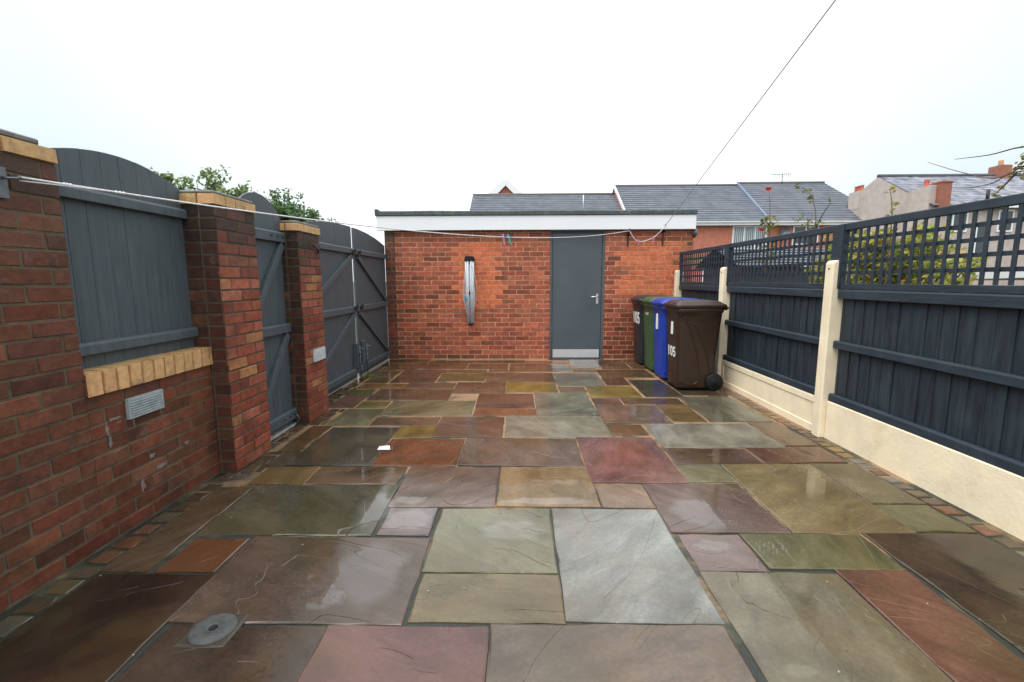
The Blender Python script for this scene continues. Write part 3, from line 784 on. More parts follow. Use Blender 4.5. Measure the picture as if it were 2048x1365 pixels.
def pier(label, X, Y0, Y1, Xb, top, cap_h, front, near, soot=1.0):
    r = thing('brick_pier', label, 'pier', ((X + Xb) / 2, (Y0 + Y1) / 2, 0))
    mb = MB()
    mb.box(Xb, X - .006, Y0 + .006, Y1 - .004, -.05, top, rgb(84, 76, 62), 1)
    H = round(top / .075) * .075; cs = top / round(top / .075)
    brick_area(mb, (X - .006, Y0, 0), (0, 1, 0), (1, 0, 0), Y1 - Y0, top, pier_brick(top, soot=soot), pattern=PIERPAT, course=cs)
    def nearf(u, v):  # near faces darker: mostly stain, plus shade by the house put into colour
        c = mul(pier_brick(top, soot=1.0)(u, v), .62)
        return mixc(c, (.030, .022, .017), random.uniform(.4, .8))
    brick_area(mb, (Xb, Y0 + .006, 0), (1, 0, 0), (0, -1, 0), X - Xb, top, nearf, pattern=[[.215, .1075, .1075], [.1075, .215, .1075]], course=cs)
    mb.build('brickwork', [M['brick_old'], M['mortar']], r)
    mb = MB(); buff_cap(mb, X + .008, Y0 - .008, Y1 + .008, Xb, top, top + cap_h, front, near); mb.build('cap', [M['buff'], M['mortar']], r)
    mb = MB(); mb.box(Xb - .01, X - .004, Y0 - .002, Y1 + .004, top + cap_h, top + cap_h + .020); mb.build('coping', M['slab'], r, .006)
    return r
pier('soot streaked brick pier with buff cap between the arched panel and the narrow gate', -1.905, 2.893, 3.325, -2.335, 1.752, .068, [.112, .10, .112, .124], [.112, .112, .112, .112])
pr = pier('brick pier with a small white vent, left of the double gates', -1.900, 3.945, 4.372, -2.335, 1.700, .068, [.11, .11, .11, .113], [.112, .112, .112, .112])
def vent(mb, X, Y0, Y1, z0, z1, nsl):
    mb.box(X, X + .010, Y0, Y1, z0, z1)
    mb.box(X + .010, X + .018, Y0, Y0 + .010, z0, z1); mb.box(X + .010, X + .018, Y1 - .010, Y1, z0, z1)
    mb.box(X + .010, X + .018, Y0 + .010, Y1 - .010, z0, z0 + .012); mb.box(X + .010, X + .018, Y0 + .010, Y1 - .010, z1 - .014, z1)
    for i in range(nsl):
        z = z0 + .012 + (z1 - z0 - .026) * (i + .5) / nsl
        mb.prism([(X + .0101, z + .006), (X + .020, z - .001), (X + .020, z - .004), (X + .0101, z + .002)], 'y', Y0 + .0101, Y1 - .0101)
mb = MB(); vent(mb, -1.901, 4.10, 4.325, .535, .645, 7); mb.build('vent', M['vent_white'], pr)

# nearest pier and the run of wall towards the house
r = thing('brick_pier', 'nearest damp brick pier with the end of the white washing line tied to it', 'pier', (-2.2, 1.1, 0))
mb = MB(); mb.box(-2.35, -2.026, -.28, 2.031, -.05, 1.782, MTL, 1)
brick_area(mb, (-2.026, -.29, 0), (0, 1, 0), (1, 0, 0), 2.325, 1.782, lambda u, v: mixc(old_brick(.88)(u, v), (.02, .017, .014), max(0, min(.75, (v - 1.35) * 1.6)) * random.uniform(.5, 1.1)), start=.11, course=1.782 / 24)
mb.build('brickwork', [M['brick_old'], M['mortar']], r)
mb = MB(); mb.box(-2.35, -2.027, -.28, 2.036, 1.783, 1.848, rgb(60, 52, 44), 1)
y = 2.040
while y > -.2:
    brick_plate(mb, Vector((-2.027, 0, 0)), Vector((0, 1, 0)), Vector((0, 0, 1)), Vector((1, 0, 0)), y - .215, y - .006, 1.785, 1.846, rnd(rgb(200, 158, 110), .12, .04), .014)
    y -= .225
mb.build('cap', [M['buff'], M['mortar']], r)
mb = MB(); mb.box(-2.36, -2.03, -.29, 1.985, 1.849, 1.874); mb.build('coping', M['slab'], r, .006)

lw = thing('low_brick_wall', 'low damp red brick wall with a buff brick sill under the arched panel', 'wall', (-2.1, 2.46, 0))
mb = MB(); mb.box(-2.24, -2.0265, 2.0325, 2.892, -.05, .745, MTL, 1)
brick_area(mb, (-2.0265, 2.0335, 0), (0, 1, 0), (1, 0, 0), .859, .745, old_brick(.92), start=.085, course=.0745)
mb.build('brickwork', [M['brick_old'], M['mortar']], lw)
mb = MB(); mb.box(-2.135, -2.014, 2.034, 2.890, .7455, .846, rgb(96, 70, 46), 1)
y = 2.036
while y < 2.88:
    w_ = .066 * random.uniform(.97, 1.03)
    w_ = min(w_, 2.891 - y)
    brick_plate(mb, Vector((-2.014, 0, 0)), Vector((0, 1, 0)), Vector((0, 0, 1)), Vector((1, 0, 0)), y, y + w_, .740, .852, rnd(rgb(212, 164, 116), .10, .04), .012)
    mb.box(-2.118, -2.004, y + .001, y + w_ - .001, .8465, .8545, rnd(rgb(190, 150, 100), .1, .04))
    y += w_ + .0105
mb.build('sill', [M['buff'], M['mortar']], lw)
mb = MB()      # lime washed out of the joints
for (y, z, ry, rz, sd) in ((2.16, .600, .045, .010, 1), (2.115, .560, .010, .040, 2), (2.125, .50, .012, .045, 3), (2.27, .545, .006, .030, 4), (2.22, .575, .05, .006, 5), (2.36, .33, .022, .016, 6), (2.28, .20, .02, .05, 7), (2.42, .25, .05, .02, 8), (2.62, .31, .03, .012, 9)):
    q_ = random.Random(sd); pts = []
    for k in range(18):
        a = 2 * math.pi * k / 18; f = q_.uniform(.45, 1.15); pts.append((-2.0205, y + ry * f * math.cos(a), z + rz * f * math.sin(a)))
    mb.poly(pts, (1, 1, 1))
mb.build('lime_stain', M['lime'], lw)
mb = MB(); vent(mb, -2.021, 2.232, 2.46, .574, .680, 6); mb.build('vent', M['vent'], lw)

# ------------------------------------------------------------------ arched panel and gates
def arch(y, y0, y1, zend, zpk, pw=2.0):
    t = (y - (y0 + y1) / 2) / ((y1 - y0) / 2)
    return zend + (zpk - zend) * (1 - abs(t) ** pw)
def boards(mb, X0, X1, ya, yb, zb, topf, w=.105):
    nb = max(1, round((yb - ya) / w)); w = (yb - ya) / nb
    for i in range(nb):
        a, c = ya + i * w, ya + (i + 1) * w
        a += .0007; c -= .0007; dz = random.uniform(-.0015, .0015); dx = random.uniform(-.0008, .0008)
        m_ = 4
        pts = [(a, zb)] + [(c, zb)] + [(c - (c - a) * k / m_, topf(c - (c - a) * k / m_) + dz) for k in range(m_ + 1)]
        mb.prism(pts, 'x', X0, X1 + dx)
def rail(r, X0, X1, ya, yb, z0, z1, name='rail'):
    mb = MB(); mb.prism([(X0, z0), (X1, z0), (X1, z1 - .012), (X1 - .012, z1), (X0, z1)], 'y', ya, yb); return mb.build(name, M['grey_paint'], r, .003)
pn = thing('arched_panel', 'arched grey painted board panel standing on the buff brick sill', 'fence panel', (-2.12, 2.46, .85))
mb = MB(); boards(mb, -2.135, -2.116, 2.036, 2.892, .856, lambda y: arch(y, 1.93, 2.99, 1.80, 1.932)); mb.build('boards', M['grey_paint'], pn, .001)
rail(pn, -2.1155, -2.078, 2.036, 2.890, 1.662, 1.722); rail(pn, -2.1155, -2.078, 2.036, 2.890, .925, .985)

g = thing('narrow_gate', 'narrow grey arched timber gate shut between two brick piers', 'gate', (-2.05, 3.63, .03))
mb = MB(); boards(mb, -2.064, -2.044, 3.330, 3.940, .014, lambda y: arch(y, 3.30, 3.97, 1.79, 1.955, 2.2)); mb.build('boards', M['grey_paint'], g, .001)
for z0, z1 in ((1.60, 1.685), (.835, .915), (.060, .150)): rail(g, -2.0435, -2.004, 3.335, 3.938, z0, z1)
for (ya, za, yb, zb) in ((3.905, 1.585, 3.37, .935), (3.905, .82, 3.37, .165)):
    mb = MB(); mb.bar((-2.026, ya, za), (-2.026, yb, zb), .034, .062, (0, 0, 1)); mb.build('brace', M['grey_paint'], g, .003)
for z in (1.645, .105):
    for y in (3.72, 3.81, 3.89):
        mb = MB(); mb.lathe([(0, .006), (.008, .005), (.011, 0), (.011, -.002)], (-2.003, y, z), 'x', 10); mb.build('bolt', M['black_iron'], g)
mb = MB(); mb.tube([(-1.99, 3.90, .10), (-1.98, 3.93, .05), (-2.0, 3.90, .005)], .006, 6); mb.build('hinge_rod', M['zinc'], g)
mb = MB(); mb.box(-2.040, -2.012, 3.33, 3.94, -.03, .010); 
tag(mb.build('threshold_strip', M['vent'], None, .004, loc=(-2.05, 3.63, 0)), 'pale worn strip across the ground under the narrow gate', 'threshold')
mb = MB(); mb.box(-2.145, -2.120, 4.38, 5.30, -.03, .006)
tag(mb.build('threshold_strip', M['concrete'], None, .004, loc=(-2.15, 4.9, 0)), 'pale strip across the ground under the near leaf of the double gates', 'threshold')

def leaf_gate(label, ya, yb, brace_from, bolt_y):
    g = thing('gate_leaf', label, 'gate', (-2.15, (ya + yb) / 2, .03), 'pair of double gates')
    mb = MB(); boards(mb, -2.170, -2.150, ya, yb, .008, lambda y: arch(y, 4.2, 7.55, 1.77, 1.955, 2.2)); mb.build('boards', M['grey_paint'], g, .001)
    for z0, z1 in ((1.615, 1.685), (.875, .955), (.075, .150)): rail(g, -2.1495, -2.110, ya + .01, yb - .005, z0, z1)
    a, b = (yb - .05, ya + .08) if brace_from == 'far' else (ya + .05, yb - .08)
    for zt, zb in ((1.600, .97), (.86, .165)):
        mb = MB(); mb.bar((-2.131, a, zt), (-2.131, b, zb), .036, .066, (0, 0, 1)); mb.build('brace', M['grey_paint'], g, .003)
    mb = MB(); mb.box(-2.149, -2.085, bolt_y - .035, bolt_y + .035, .151, .475); bk = mb.build('bolt_block', M['grey_paint'], g, .006)
    mb = MB(); mb.tube([(-2.072, bolt_y, .44), (-2.072, bolt_y, -.006)], .009, 8); mb.tube([(-2.072, bolt_y, .40), (-2.02, bolt_y, .405)], .007, 8)
    for z in (.20, .33): mb.box(-2.086, -2.060, bolt_y - .022, bolt_y + .022, z, z + .022)
    mb.build('drop_bolt', M['zinc'], bk)
    hy = yb - .06 if brace_from == 'far' else ya + .06
    for z in (1.60, .90):
        mb = MB(); mb.box(-2.109, -2.095, hy - .05, hy + .05, z - .005, z + .05); mb.tube([(-2.09, hy - .02, z + .05), (-2.075, hy, z + .07), (-2.09, hy + .02, z + .05)], .006, 6); mb.build('hasp', M['black_iron'], g)
    return g
gl = leaf_gate('near leaf of the grey double gates, next to the vented pier', 4.376, 5.887, 'far', 5.79)
mb = MB(); mb.tube(smooth([Vector((-1.895, 4.22, 1.60)), Vector((-1.875, 4.27, 1.565)), Vector((-1.90, 4.33, 1.54)), Vector((-1.96, 4.39, 1.545)), Vector((-2.06, 4.42, 1.58))]), .008, 6); mb.build('hook_strap', M['black_iron'], gl)
leaf_gate('far leaf of the grey double gates, next to the outbuilding', 5.958, 7.325, 'near', 6.06)

# ================================================================== RIGHT BOUNDARY
def post(label, Y0, Y1):
    r = thing('concrete_post', label, 'post', (2.49, (Y0 + Y1) / 2, 0), 'cream concrete fence posts')
    mb = MB(); mb.prism([(2.448, -.05), (2.56, -.05), (2.56, 1.425), (2.470, 1.425), (2.448, 1.405)], 'y', Y0, Y1)
    mb.build('shaft', M['cream_smooth'], r, .010, 2)
    mb = MB(); mb.lathe([(0, -.002), (.007, -.001), (.008, .004)], (2.446, (Y0 + Y1) / 2, 1.36), 'x', 10); mb.build('fixing_hole', M['black_plastic'], r)
post('tall cream concrete post, nearest in the fence, standing clear of the bins', 3.640, 3.738)
post('cream concrete post rising behind the brown bin', 5.575, 5.680)
post('cream concrete post in the corner by the brick outbuilding, behind the blue bin', 7.235, 7.332)
post('cream concrete post next to the house', 1.725, 1.825)

SP = [(1.830, 3.636, 'nearest'), (3.742, 5.572, 'middle'), (5.684, 7.232, 'furthest')]
for (ya, yb, w_) in SP:
    where = {'nearest': 'rough cream gravel board with plain face, in front of the nearest post', 'middle': 'cream gravel board with a recessed panel between the two nearest posts', 'furthest': 'cream gravel board hidden behind the bins'}[w_]
    mb = MB()
    if w_ == 'nearest':
        mb.box(2.490, 2.545, ya, yb, -.05, .302)
        o = mb.build('gravel_board', M['cream'], None, .006, loc=(2.52, (ya + yb) / 2, 0))
    else:
        mb.box(2.497, 2.545, ya, yb, -.05, .302)
        mb.box(2.487, 2.4968, ya, yb, .243, .302); mb.box(2.487, 2.4968, ya, yb, -.05, .055)
        mb.box(2.487, 2.4968, ya, ya + .06, .0551, .2429); mb.box(2.487, 2.4968, yb - .06, yb, .0551, .2429)
        o = mb.build('gravel_board', M['cream_smooth'], None, .005, loc=(2.52, (ya + yb) / 2, 0))
    tag(o, where, 'gravel board', 'cream gravel boards')
    lab = {'nearest': 'dark painted feather edge fence panel nearest the house', 'middle': 'dark painted feather edge fence panel between the two nearest cream posts', 'furthest': 'dark painted fence panel mostly hidden behind the bins'}[w_]
    r = thing('fence_panel', lab, 'fence panel', (2.53, (ya + yb) / 2, .3), 'dark fence panels')
    mb = MB(); y = ya + .002; pitch = .104
    while y < yb - .02:
        c = min(y + pitch + .012, yb - .002); j = random.uniform(-.002, .002)
        # feather edge: thick on one side, thin where the next board laps it
        mb.prism([(2.540 + j, y), (2.5315 + j, y), (2.539 + j, c - .001), (2.546 + j, c - .001)], 'z', .306, 1.195)
        y += pitch
    mb.box(2.547, 2.556, ya + .002, yb - .002, .306, 1.19)
    mb.build('boards', M['dark_paint'], r, .0015)
    for z0, z1 in ((.304, .366), (.735, .795), (1.128, 1.200)):
        mb = MB(); mb.prism([(2.527, z0), (2.494, z0), (2.494, z1 - .010), (2.504, z1), (2.527, z1)], 'y', ya + .003, yb - .003); mb.build('rail', M['dark_rail'], r, .003)
    # lattice
    lab = {'nearest': 'square dark trellis on the fence panel nearest the house', 'middle': 'square dark trellis above the middle panel, between the two nearest posts', 'furthest': 'square dark trellis at the far end against the brick outbuilding'}[w_]
    r = thing('trellis', lab, 'trellis', (2.52, (ya + yb) / 2, 1.2), 'dark trellis panels')
    a, b = ya - .045, yb + .045
    mb = MB()
    nv = round((b - a - .12) / .076)
    for i in range(1, nv):
        y = a + .06 + (b - a - .12) * i / nv + random.uniform(-.002, .002)
        mb.box(2.503, 2.513, y - .0115, y + .0115, 1.245, 1.655)
    for k in range(1, 5):
        z = 1.245 + .41 * k / 5
        mb.box(2.5135, 2.5235, a + .06, b - .06, z - .0125, z + .0125)
    mb.build('lattice', M['dark_rail'], r, .001)
    mb = MB(); mb.prism([(2.498, 1.650), (2.545, 1.650), (2.545, 1.697), (2.54, 1.702), (2.503, 1.702), (2.498, 1.697)], 'y', a, b); mb.build('top_rail', M['dark_rail'], r, .002)
    mb = MB(); mb.box(2.500, 2.540, a, b, 1.2012, 1.244); mb.build('bottom_rail', M['dark_rail'], r, .002)
    if w_ != 'furthest':
        mb = MB(); mb.box(2.488, 2.4985, b - .058, b + .055, 1.204, 1.699); mb.build('cover_post', M['dark_rail'], r, .003)
    for (p, q) in ((a + .002, a + .060), (b - .060, b - .002)):
        mb = MB(); mb.box(2.499, 2.541, p, q, 1.2445, 1.6495); mb.build('stile', M['dark_rail'], r, .002)

# ================================================================== BINS
def rr(x0, x1, y0, y1, rad, z, k=4):
    out = []
    for cx, cy, a0 in ((x1 - rad, y1 - rad, 0), (x0 + rad, y1 - rad, 90), (x0 + rad, y0 + rad, 180), (x1 - rad, y0 + rad, 270)):
        for i in range(k + 1):
            a = R(a0 + 90 * i / k); out.append((cx + rad * math.cos(a), cy + rad * math.sin(a), z))
    return out
def loft(mb, rings, cap0=True, cap1=True, smooth=True):
    n = len(mb.v); k = len(rings[0])
    for r_ in rings: mb.v += r_
    for i in range(len(rings) - 1):
        for j in range(k):
            j2 = (j + 1) % k; mb.face((n + i * k + j, n + i * k + j2, n + (i + 1) * k + j2, n + (i + 1) * k + j), (1, 1, 1), 0, smooth)
    if cap0: mb.face(range(n + k - 1, n - 1, -1), (1, 1, 1))
    if cap1: mb.face(range(n + (len(rings) - 1) * k, n + len(rings) * k), (1, 1, 1))
def text_mesh(body, size, name, mat, parent, origin, extrude=.0008, sx=1.0):
    cu = bpy.data.curves.new(name, 'FONT'); cu.body = body; cu.size = size; cu.extrude = extrude; cu.offset = size * .022
    cu.align_x = 'CENTER'; cu.align_y = 'CENTER'
    t = bpy.data.objects.new(name, cu); COL.objects.link(t)
    dg = bpy.context.evaluated_depsgraph_get()
    me = bpy.data.meshes.new_from_object(t.evaluated_get(dg))
    bpy.data.objects.remove(t)
    me.materials.clear(); me.materials.append(mat); me.name = name
    # reads correctly for someone looking along +x at a face that leans with the bin
    for v in me.vertices:
        u, w_, z = v.co; v.co = (-z + .055 * -w_, -u * sx, w_)
    o = bpy.data.objects.new(name, me); COL.objects.link(o); o.parent = parent
    o.location = Vector(origin) - world_loc(parent)
    return o
def wheelie(label, mat, x, y, tilt=0.0):
    r = thing('wheelie_bin', label, 'wheelie bin', (x + .27, y + .24, 0), 'wheelie bins in a row by the fence')
    F = lambda z: x + .045 - .045 * z / .96          # front leans out towards the top
    Bk = lambda z: x + .430 + .085 * z / .96
    S0 = lambda z: y + .040 - .035 * z / .96
    S1 = lambda z: y + .440 + .035 * z / .96
    mb = MB(); rings = []
    for z in (.022, .05, .09, .3, .55, .8, .90):
        rings.append(rr(F(z), Bk(z), S0(z), S1(z), .045, z))
    for z, e in ((.905, .010), (.945, .012), (.955, .004)):
        rings.append(rr(F(z) - e, Bk(z) + e, S0(z) - e, S1(z) + e, .05, z))
    loft(mb, rings); body = mb.build('body', mat, r)
    # moulded ribs sweeping down to the wheel housing on the sides
    for side in (-1, 1):
        mb = MB(); yf = (lambda z: S0(z) - .001) if side < 0 else (lambda z: S1(z) + .001)
        for P in ([(.075, .86), (.13, .74), (.20, .56), (.255, .36), (.275, .18), (.262, .10), (.20, .072), (.10, .085), (.045, .11)],
                  [(.19, .78), (.26, .64), (.335, .46), (.385, .30), (.405, .20)]):
            mb.tube(smooth([Vector((x + a + .0, yf(z), z)) for a, z in P], 6), .009, 8)
        sub(mb, 'moulded_rib', mat, body)
    # lid with rolled rim, raised middle and front lip
    mb = MB(); e = .028
    L0, L1, W0_, W1_ = F(.96) - .030, Bk(.96) + .035, S0(.96) - .018, S1(.96) + .018
    loft(mb, [rr(L0 + .012, L1, W0_ + .01, W1_ - .01, .05, .952), rr(L0, L1, W0_, W1_, .055, .958), rr(L0, L1, W0_, W1_, .055, .990), rr(L0 + .008, L1 - .004, W0_ + .008, W1_ - .008, .055, 1.000),
              rr(L0 + .03, L1 - .02, W0_ + .03, W1_ - .03, .05, 1.004), rr(L0 + .055, L1 - .06, W0_ + .05, W1_ - .05, .05, 1.030), rr(L0 + .10, L1 - .12, W0_ + .09, W1_ - .09, .05, 1.040)])
    lid = mb.build('lid', mat, r)
    mb = MB(); loft(mb, [rr(L0 + .022, L0 + .060, y + .10, y + .22, .012, 1.0015), rr(L0 + .022, L0 + .060, y + .10, y + .22, .012, 1.012)]); loft(mb, [rr(L0 + .022, L0 + .060, y + .26, y + .38, .012, 1.0015), rr(L0 + .022, L0 + .060, y + .26, y + .38, .012, 1.012)]); sub(mb, 'grip', mat, lid)
    mb = MB(); mb.tube([(L1 + .022, y + .05, .955), (L1 + .022, y + .43, .955)], .014, 10)
    for yy in (.07, .24, .41): mb.box(Bk(.95) + .002, L1 + .022, y + yy - .012, y + yy + .012, .93, .985)
    mb.build('handle', mat, r, .003)
    for yy in (y - .002, y + .435):
        mb = MB(); c = (x + .452, yy, .102)
        mb.lathe([(.0, .0), (.088, .0), (.100, .008), (.102, .024), (.100, .038), (.088, .046), (.0, .046)], c, 'y', 28)
        wh = mb.build('wheel', M['black_plastic'], r)
        mb = MB(); mb.lathe([(.0, -.006), (.024, -.006), (.030, -.001), (.070, -.0012), (.074, .002)], c, 'y', 24); sub(mb, 'hub', M['black_plastic'], wh)
    mb = MB(); mb.tube([(x + .452, y + .02, .102), (x + .452, y + .46, .102)], .012, 8); mb.build('axle', M['zinc'], r)
    return r, F
BX = 1.792
r1, F1 = wheelie('brown wheelie bin with a white number, nearest of the row', M['bin_brown'], BX, 5.165)
text_mesh('105', .165, 'number', M['white_paint'], r1, (F1(.50) - .001, 5.165 + .245, .43), sx=1.15)
mb = MB(); mb.box(F1(.72) - .004, F1(.72) + .001, 5.355, 5.425, .64, .79); mb.build('sticker', M['white_paint'], r1, .001)
r2, F2 = wheelie('blue wheelie bin between the brown and the green one', M['bin_blue'], BX - .008, 5.690)
mb = MB(); mb.box(F2(.75) - .006, F2(.75) + .001, 5.92, 5.99, .64, .84); mb.build('sticker', M['white_paint'], r2, .001)
r3, F3 = wheelie('green wheelie bin between the blue and the charcoal one', M['bin_green'], BX - .004, 6.205)
text_mesh('105', .10, 'number', M['white_paint'], r3, (F3(.74) - .001, 6.205 + .25, .78), sx=1.1)
r4, F4 = wheelie('charcoal wheelie bin with large white number, against the brick wall', M['bin_black'], BX - .03, 6.715)
text_mesh('105', .24, 'number', M['white_paint'], r4, (F4(.70) - .001, 6.715 + .235, .70), sx=1.1)

# ================================================================== RAIN LYING ON THE FLAGS
def puddle(mb, cx, cy, rx, ry, seed, rough=.35, ang=0.0):
    q = random.Random(seed); k = 56; ph = [(q.uniform(0, 6.28), q.randint(2, 7)) for _ in range(7)]
    pts = []
    for i in range(k):
        a = 2 * math.pi * i / k
        f = 1 + sum(math.sin(n_ * a + p_) * rough / (1 + .45 * n_) for p_, n_ in ph) * .55 + q.uniform(-.02, .02)
        f = max(.25, f); u, v = rx * f * math.cos(a), ry * f * math.sin(a)
        pts.append((cx + u * math.cos(ang) - v * math.sin(ang), cy + u * math.sin(ang) + v * math.cos(ang), .0052))
    n = len(mb.v); mb.v.append((cx, cy, .0052)); mb.v += [(cx + (x - cx) * .72, cy + (y - cy) * .72, .0052) for x, y, z in pts] + pts
    al = lambda i: 0.0 if i > n + k else 1.0
    for i in range(k):
        j = (i + 1) % k
        mb.face((n, n + 1 + i, n + 1 + j), al); mb.face((n + 1 + i, n + 1 + k + i, n + 1 + k + j, n + 1 + j), al)
mb = MB()
for i, (cx, cy, rx, ry, an) in enumerate(PUDDLES): puddle(mb, cx, cy, rx, ry, 40 + i, .24, an)
tag(mb.build('rain_water', M['water']), kind='structure')

# ================================================================== SMALL THINGS ON THE GROUND
dc = thing('drain_cover', 'round grey drain cover set in a patch of concrete in the paving', 'drain cover', (-1.135, 1.508, 0))
mb = MB(); chip(mb, -1.232, -1.045, 1.425, 1.590, (.17, .14, .08), .0035, .03, .008); mb.build('surround', M['concrete'], dc)
mb = MB(); mb.lathe([(.0, .004), (.016, .004), (.018, .0105), (.060, .0125), (.064, .0095), (.073, .0095), (.078, .004)], (-1.135, 1.508, 0), 'z', 40)
pl = mb.build('plate', M['iron_cover'], dc)
mb = MB()
for i in range(-7, 8):
    for j in range(-7, 8):
        x, y = i * .0085, j * .0085
        if .022 < math.hypot(x, y) < .058: mb.lathe([(.0028, .0118), (.0020, .0138), (0, .0138)], (-1.135 + x, 1.508 + y, 0), 'z', 6)
sub(mb, 'stud', M['iron_cover'], pl)
mb = MB(); mb.lathe([(.0, .0055), (.012, .0055), (.014, .009)], (-1.135, 1.508, 0), 'z', 16); mb.build('keyhole', M['black_plastic'], dc)
mb = MB(); mb.poly([(-1.092, 3.375, .004), (-1.083, 3.292, .006), (-.985, 3.297, .005), (-1.012, 3.383, .007)]); mb.poly([(-1.092, 3.375, .0035), (-1.012, 3.383, .0065), (-.985, 3.297, .0045), (-1.083, 3.292, .0055)])
tag(mb.build('paper_scrap', M['paper'], None, loc=(-1.04, 3.34, 0)), 'white scrap of paper lying on the wet paving', 'paper')
mb = MB(); rr_ = random.Random(5)
for i in range(60):
    x, y = rr_.uniform(-1.95, 2.3), rr_.uniform(1.1, 5.5)
    s = rr_.uniform(.0022, .0045); a = rr_.uniform(0, 3)
    mb.poly([(x + s * math.cos(a + k * 1.57) * (1.6 if k % 2 else .8), y + s * math.sin(a + k * 1.57), .004 + .002 * (k % 2)) for k in range(4)])
tag(mb.build('fallen_petals', M['petal'], None), 'tiny white petals scattered over the wet paving', 'petals', kind='stuff')

# ================================================================== PLANTS
def leaf(mb, p, size, col, rnd_, droop=.0):
    d = Vector((rnd_.gauss(0, 1), rnd_.gauss(0, 1), rnd_.gauss(-droop, .7))).normalized()
    a = d.cross(Vector((rnd_.gauss(0, 1), rnd_.gauss(0, 1), rnd_.gauss(0, 1)))).normalized()
    nrm = d.cross(a); w = size * rnd_.uniform(.42, .62); l = size * rnd_.uniform(.8, 1.25)
    p = Vector(p)
    mb.poly([p - d * l * .5, p + a * w * .5 + nrm * w * .12, p + d * l * .5, p - a * w * .5 + nrm * w * .12], col)
def cluster(mb, c, rad, n, size, pal, rnd_):
    for _ in range(n):
        while True:
            q = Vector((rnd_.uniform(-1, 1), rnd_.uniform(-1, 1), rnd_.uniform(-1, 1)))
            if q.length < 1: break
        p = Vector(c) + Vector((q.x * rad[0], q.y * rad[1], q.z * rad[2]))
        cc = rnd_.choice(pal); k = rnd_.uniform(.7, 1.3)
        leaf(mb, p, size * rnd_.uniform(.7, 1.3), mul(cc, k), rnd_)
GREENS = [(.16, .24, .08), (.21, .27, .085), (.12, .19, .075), (.26, .29, .08), (.17, .24, .11)]
YGREEN = [(.33, .35, .06), (.40, .37, .08), (.22, .30, .06), (.46, .40, .11), (.15, .23, .05), (.40, .24, .09), (.28, .32, .08)]
def tree(label, base, height, crown_pts, n_twigs, size, seed, pal=GREENS, trunk_r=.11):
    """trunk forking to a limb for every crown point; leaf clusters along the twigs"""
    q = random.Random(seed)
    r = thing('tree', label, 'tree', base)
    bx, by, bz = base
    mb = MB(); lv = MB()
    fork = Vector((bx, by, height * .42))
    mb.tube([Vector(base), Vector((bx + .05, by, height * .2)), fork], [trunk_r, trunk_r * .85, trunk_r * .65], 8)
    for (cx, cy, cz, cr) in crown_pts:
        c = Vector((cx, cy, cz))
        mid = fork.lerp(c, .5) + Vector((q.uniform(-.15, .15), q.uniform(-.15, .15), .1))
        mb.tube(smooth([fork, mid, c], 4), [trunk_r * .5 * (1 - i / 9.5) for i in range(9)], 6)
        for _ in range(n_twigs):
            d = Vector((q.gauss(0, 1), q.gauss(0, 1), q.gauss(.25, .8))).normalized() * cr * q.uniform(.55, 1.15)
            e = c + d; st = fork.lerp(c, q.uniform(.6, 1))
            mb.tube([st, st.lerp(e, .55) + Vector((0, 0, .06)), e], [.016, .010, .004], 4)
            for k in range(q.randint(3, 5)):
                p = st.lerp(e, q.uniform(.35, 1.02)); g = q.uniform(.10, .24)
                cluster(lv, p, (g, g, g * .8), q.randint(10, 22), size, pal, q)
    mb.build('trunk', M['bark'], r); lv.build('crown', M['leaf'], r)
    return r
tree('loose leafy tree behind the arched panel, with pale green sprays', (-8.2, 11.3, 0), 4.0,
     [(-9.3, 11.2, 3.55, .45), (-8.45, 11.0, 3.55, .55), (-7.65, 11.4, 3.45, .60), (-7.9, 11.8, 2.95, .75), (-8.8, 11.0, 2.95, .6), (-7.1, 11.2, 2.9, .5)], 12, .11, 3)
tree('thin sparse tree with bare gaps between its leaves, behind the soot streaked pier', (-6.75, 11.2, 0), 3.6,
     [(-6.85, 11.0, 3.3, .38), (-6.35, 11.2, 3.15, .36), (-6.7, 11.5, 2.7, .5)], 8, .10, 8, trunk_r=.07)
tree('dense rounded green tree behind the narrow gate and the vented pier', (-5.5, 11.0, 0), 3.5,
     [(-5.55, 10.9, 2.95, .55), (-5.15, 11.1, 2.80, .50), (-5.85, 11.2, 2.75, .5), (-5.0, 11.0, 2.45, .5), (-5.5, 11.0, 2.4, .7)], 16, .09, 12, [(.09, .17, .06), (.11, .20, .065), (.075, .145, .055), (.13, .21, .075)])
# a sprig that shows over the gap of the double gates
q = random.Random(4)
r = thing('tall_weed', 'wispy weed tip showing above the gap between the double gate leaves', 'weed', (-2.45, 6.2, 0))
mb = MB(); mb.tube(smooth([Vector((-2.45, 6.2, -.06)), Vector((-2.43, 6.22, 1.0)), Vector((-2.46, 6.2, 2.10))]), [.008] * 12 + [.003], 5); mb.build('stem', M['stem'], r)
mb = MB()
for _ in range(90): cluster(mb, (-2.45 + q.gauss(0, .05), 6.2 + q.gauss(0, .06), q.uniform(1.6, 2.10)), (.03, .03, .03), 1, .04, [(.12, .13, .09), (.09, .11, .06)], q)
mb.build('foliage', M['leaf'], r)
# a weed at the foot of the double gates
mb = MB()
for _ in range(160):
    a = q.uniform(0, 6.28); d = abs(q.gauss(0, .045))
    leaf(mb, (-2.02 + d * math.cos(a) * .6, 5.93 + d * 1.8 * math.sin(a), max(.006, .04 - d * .35) * q.uniform(.3, 1.2)), .026, mul(q.choice([(.16, .20, .03), (.10, .16, .03), (.20, .22, .04)]), q.uniform(.7, 1.2)), q)
tag(mb.build('small_weed', M['leaf'], None, loc=(-2.02, 5.93, 0)), 'small bright green weed growing at the foot of the double gates', 'weed')

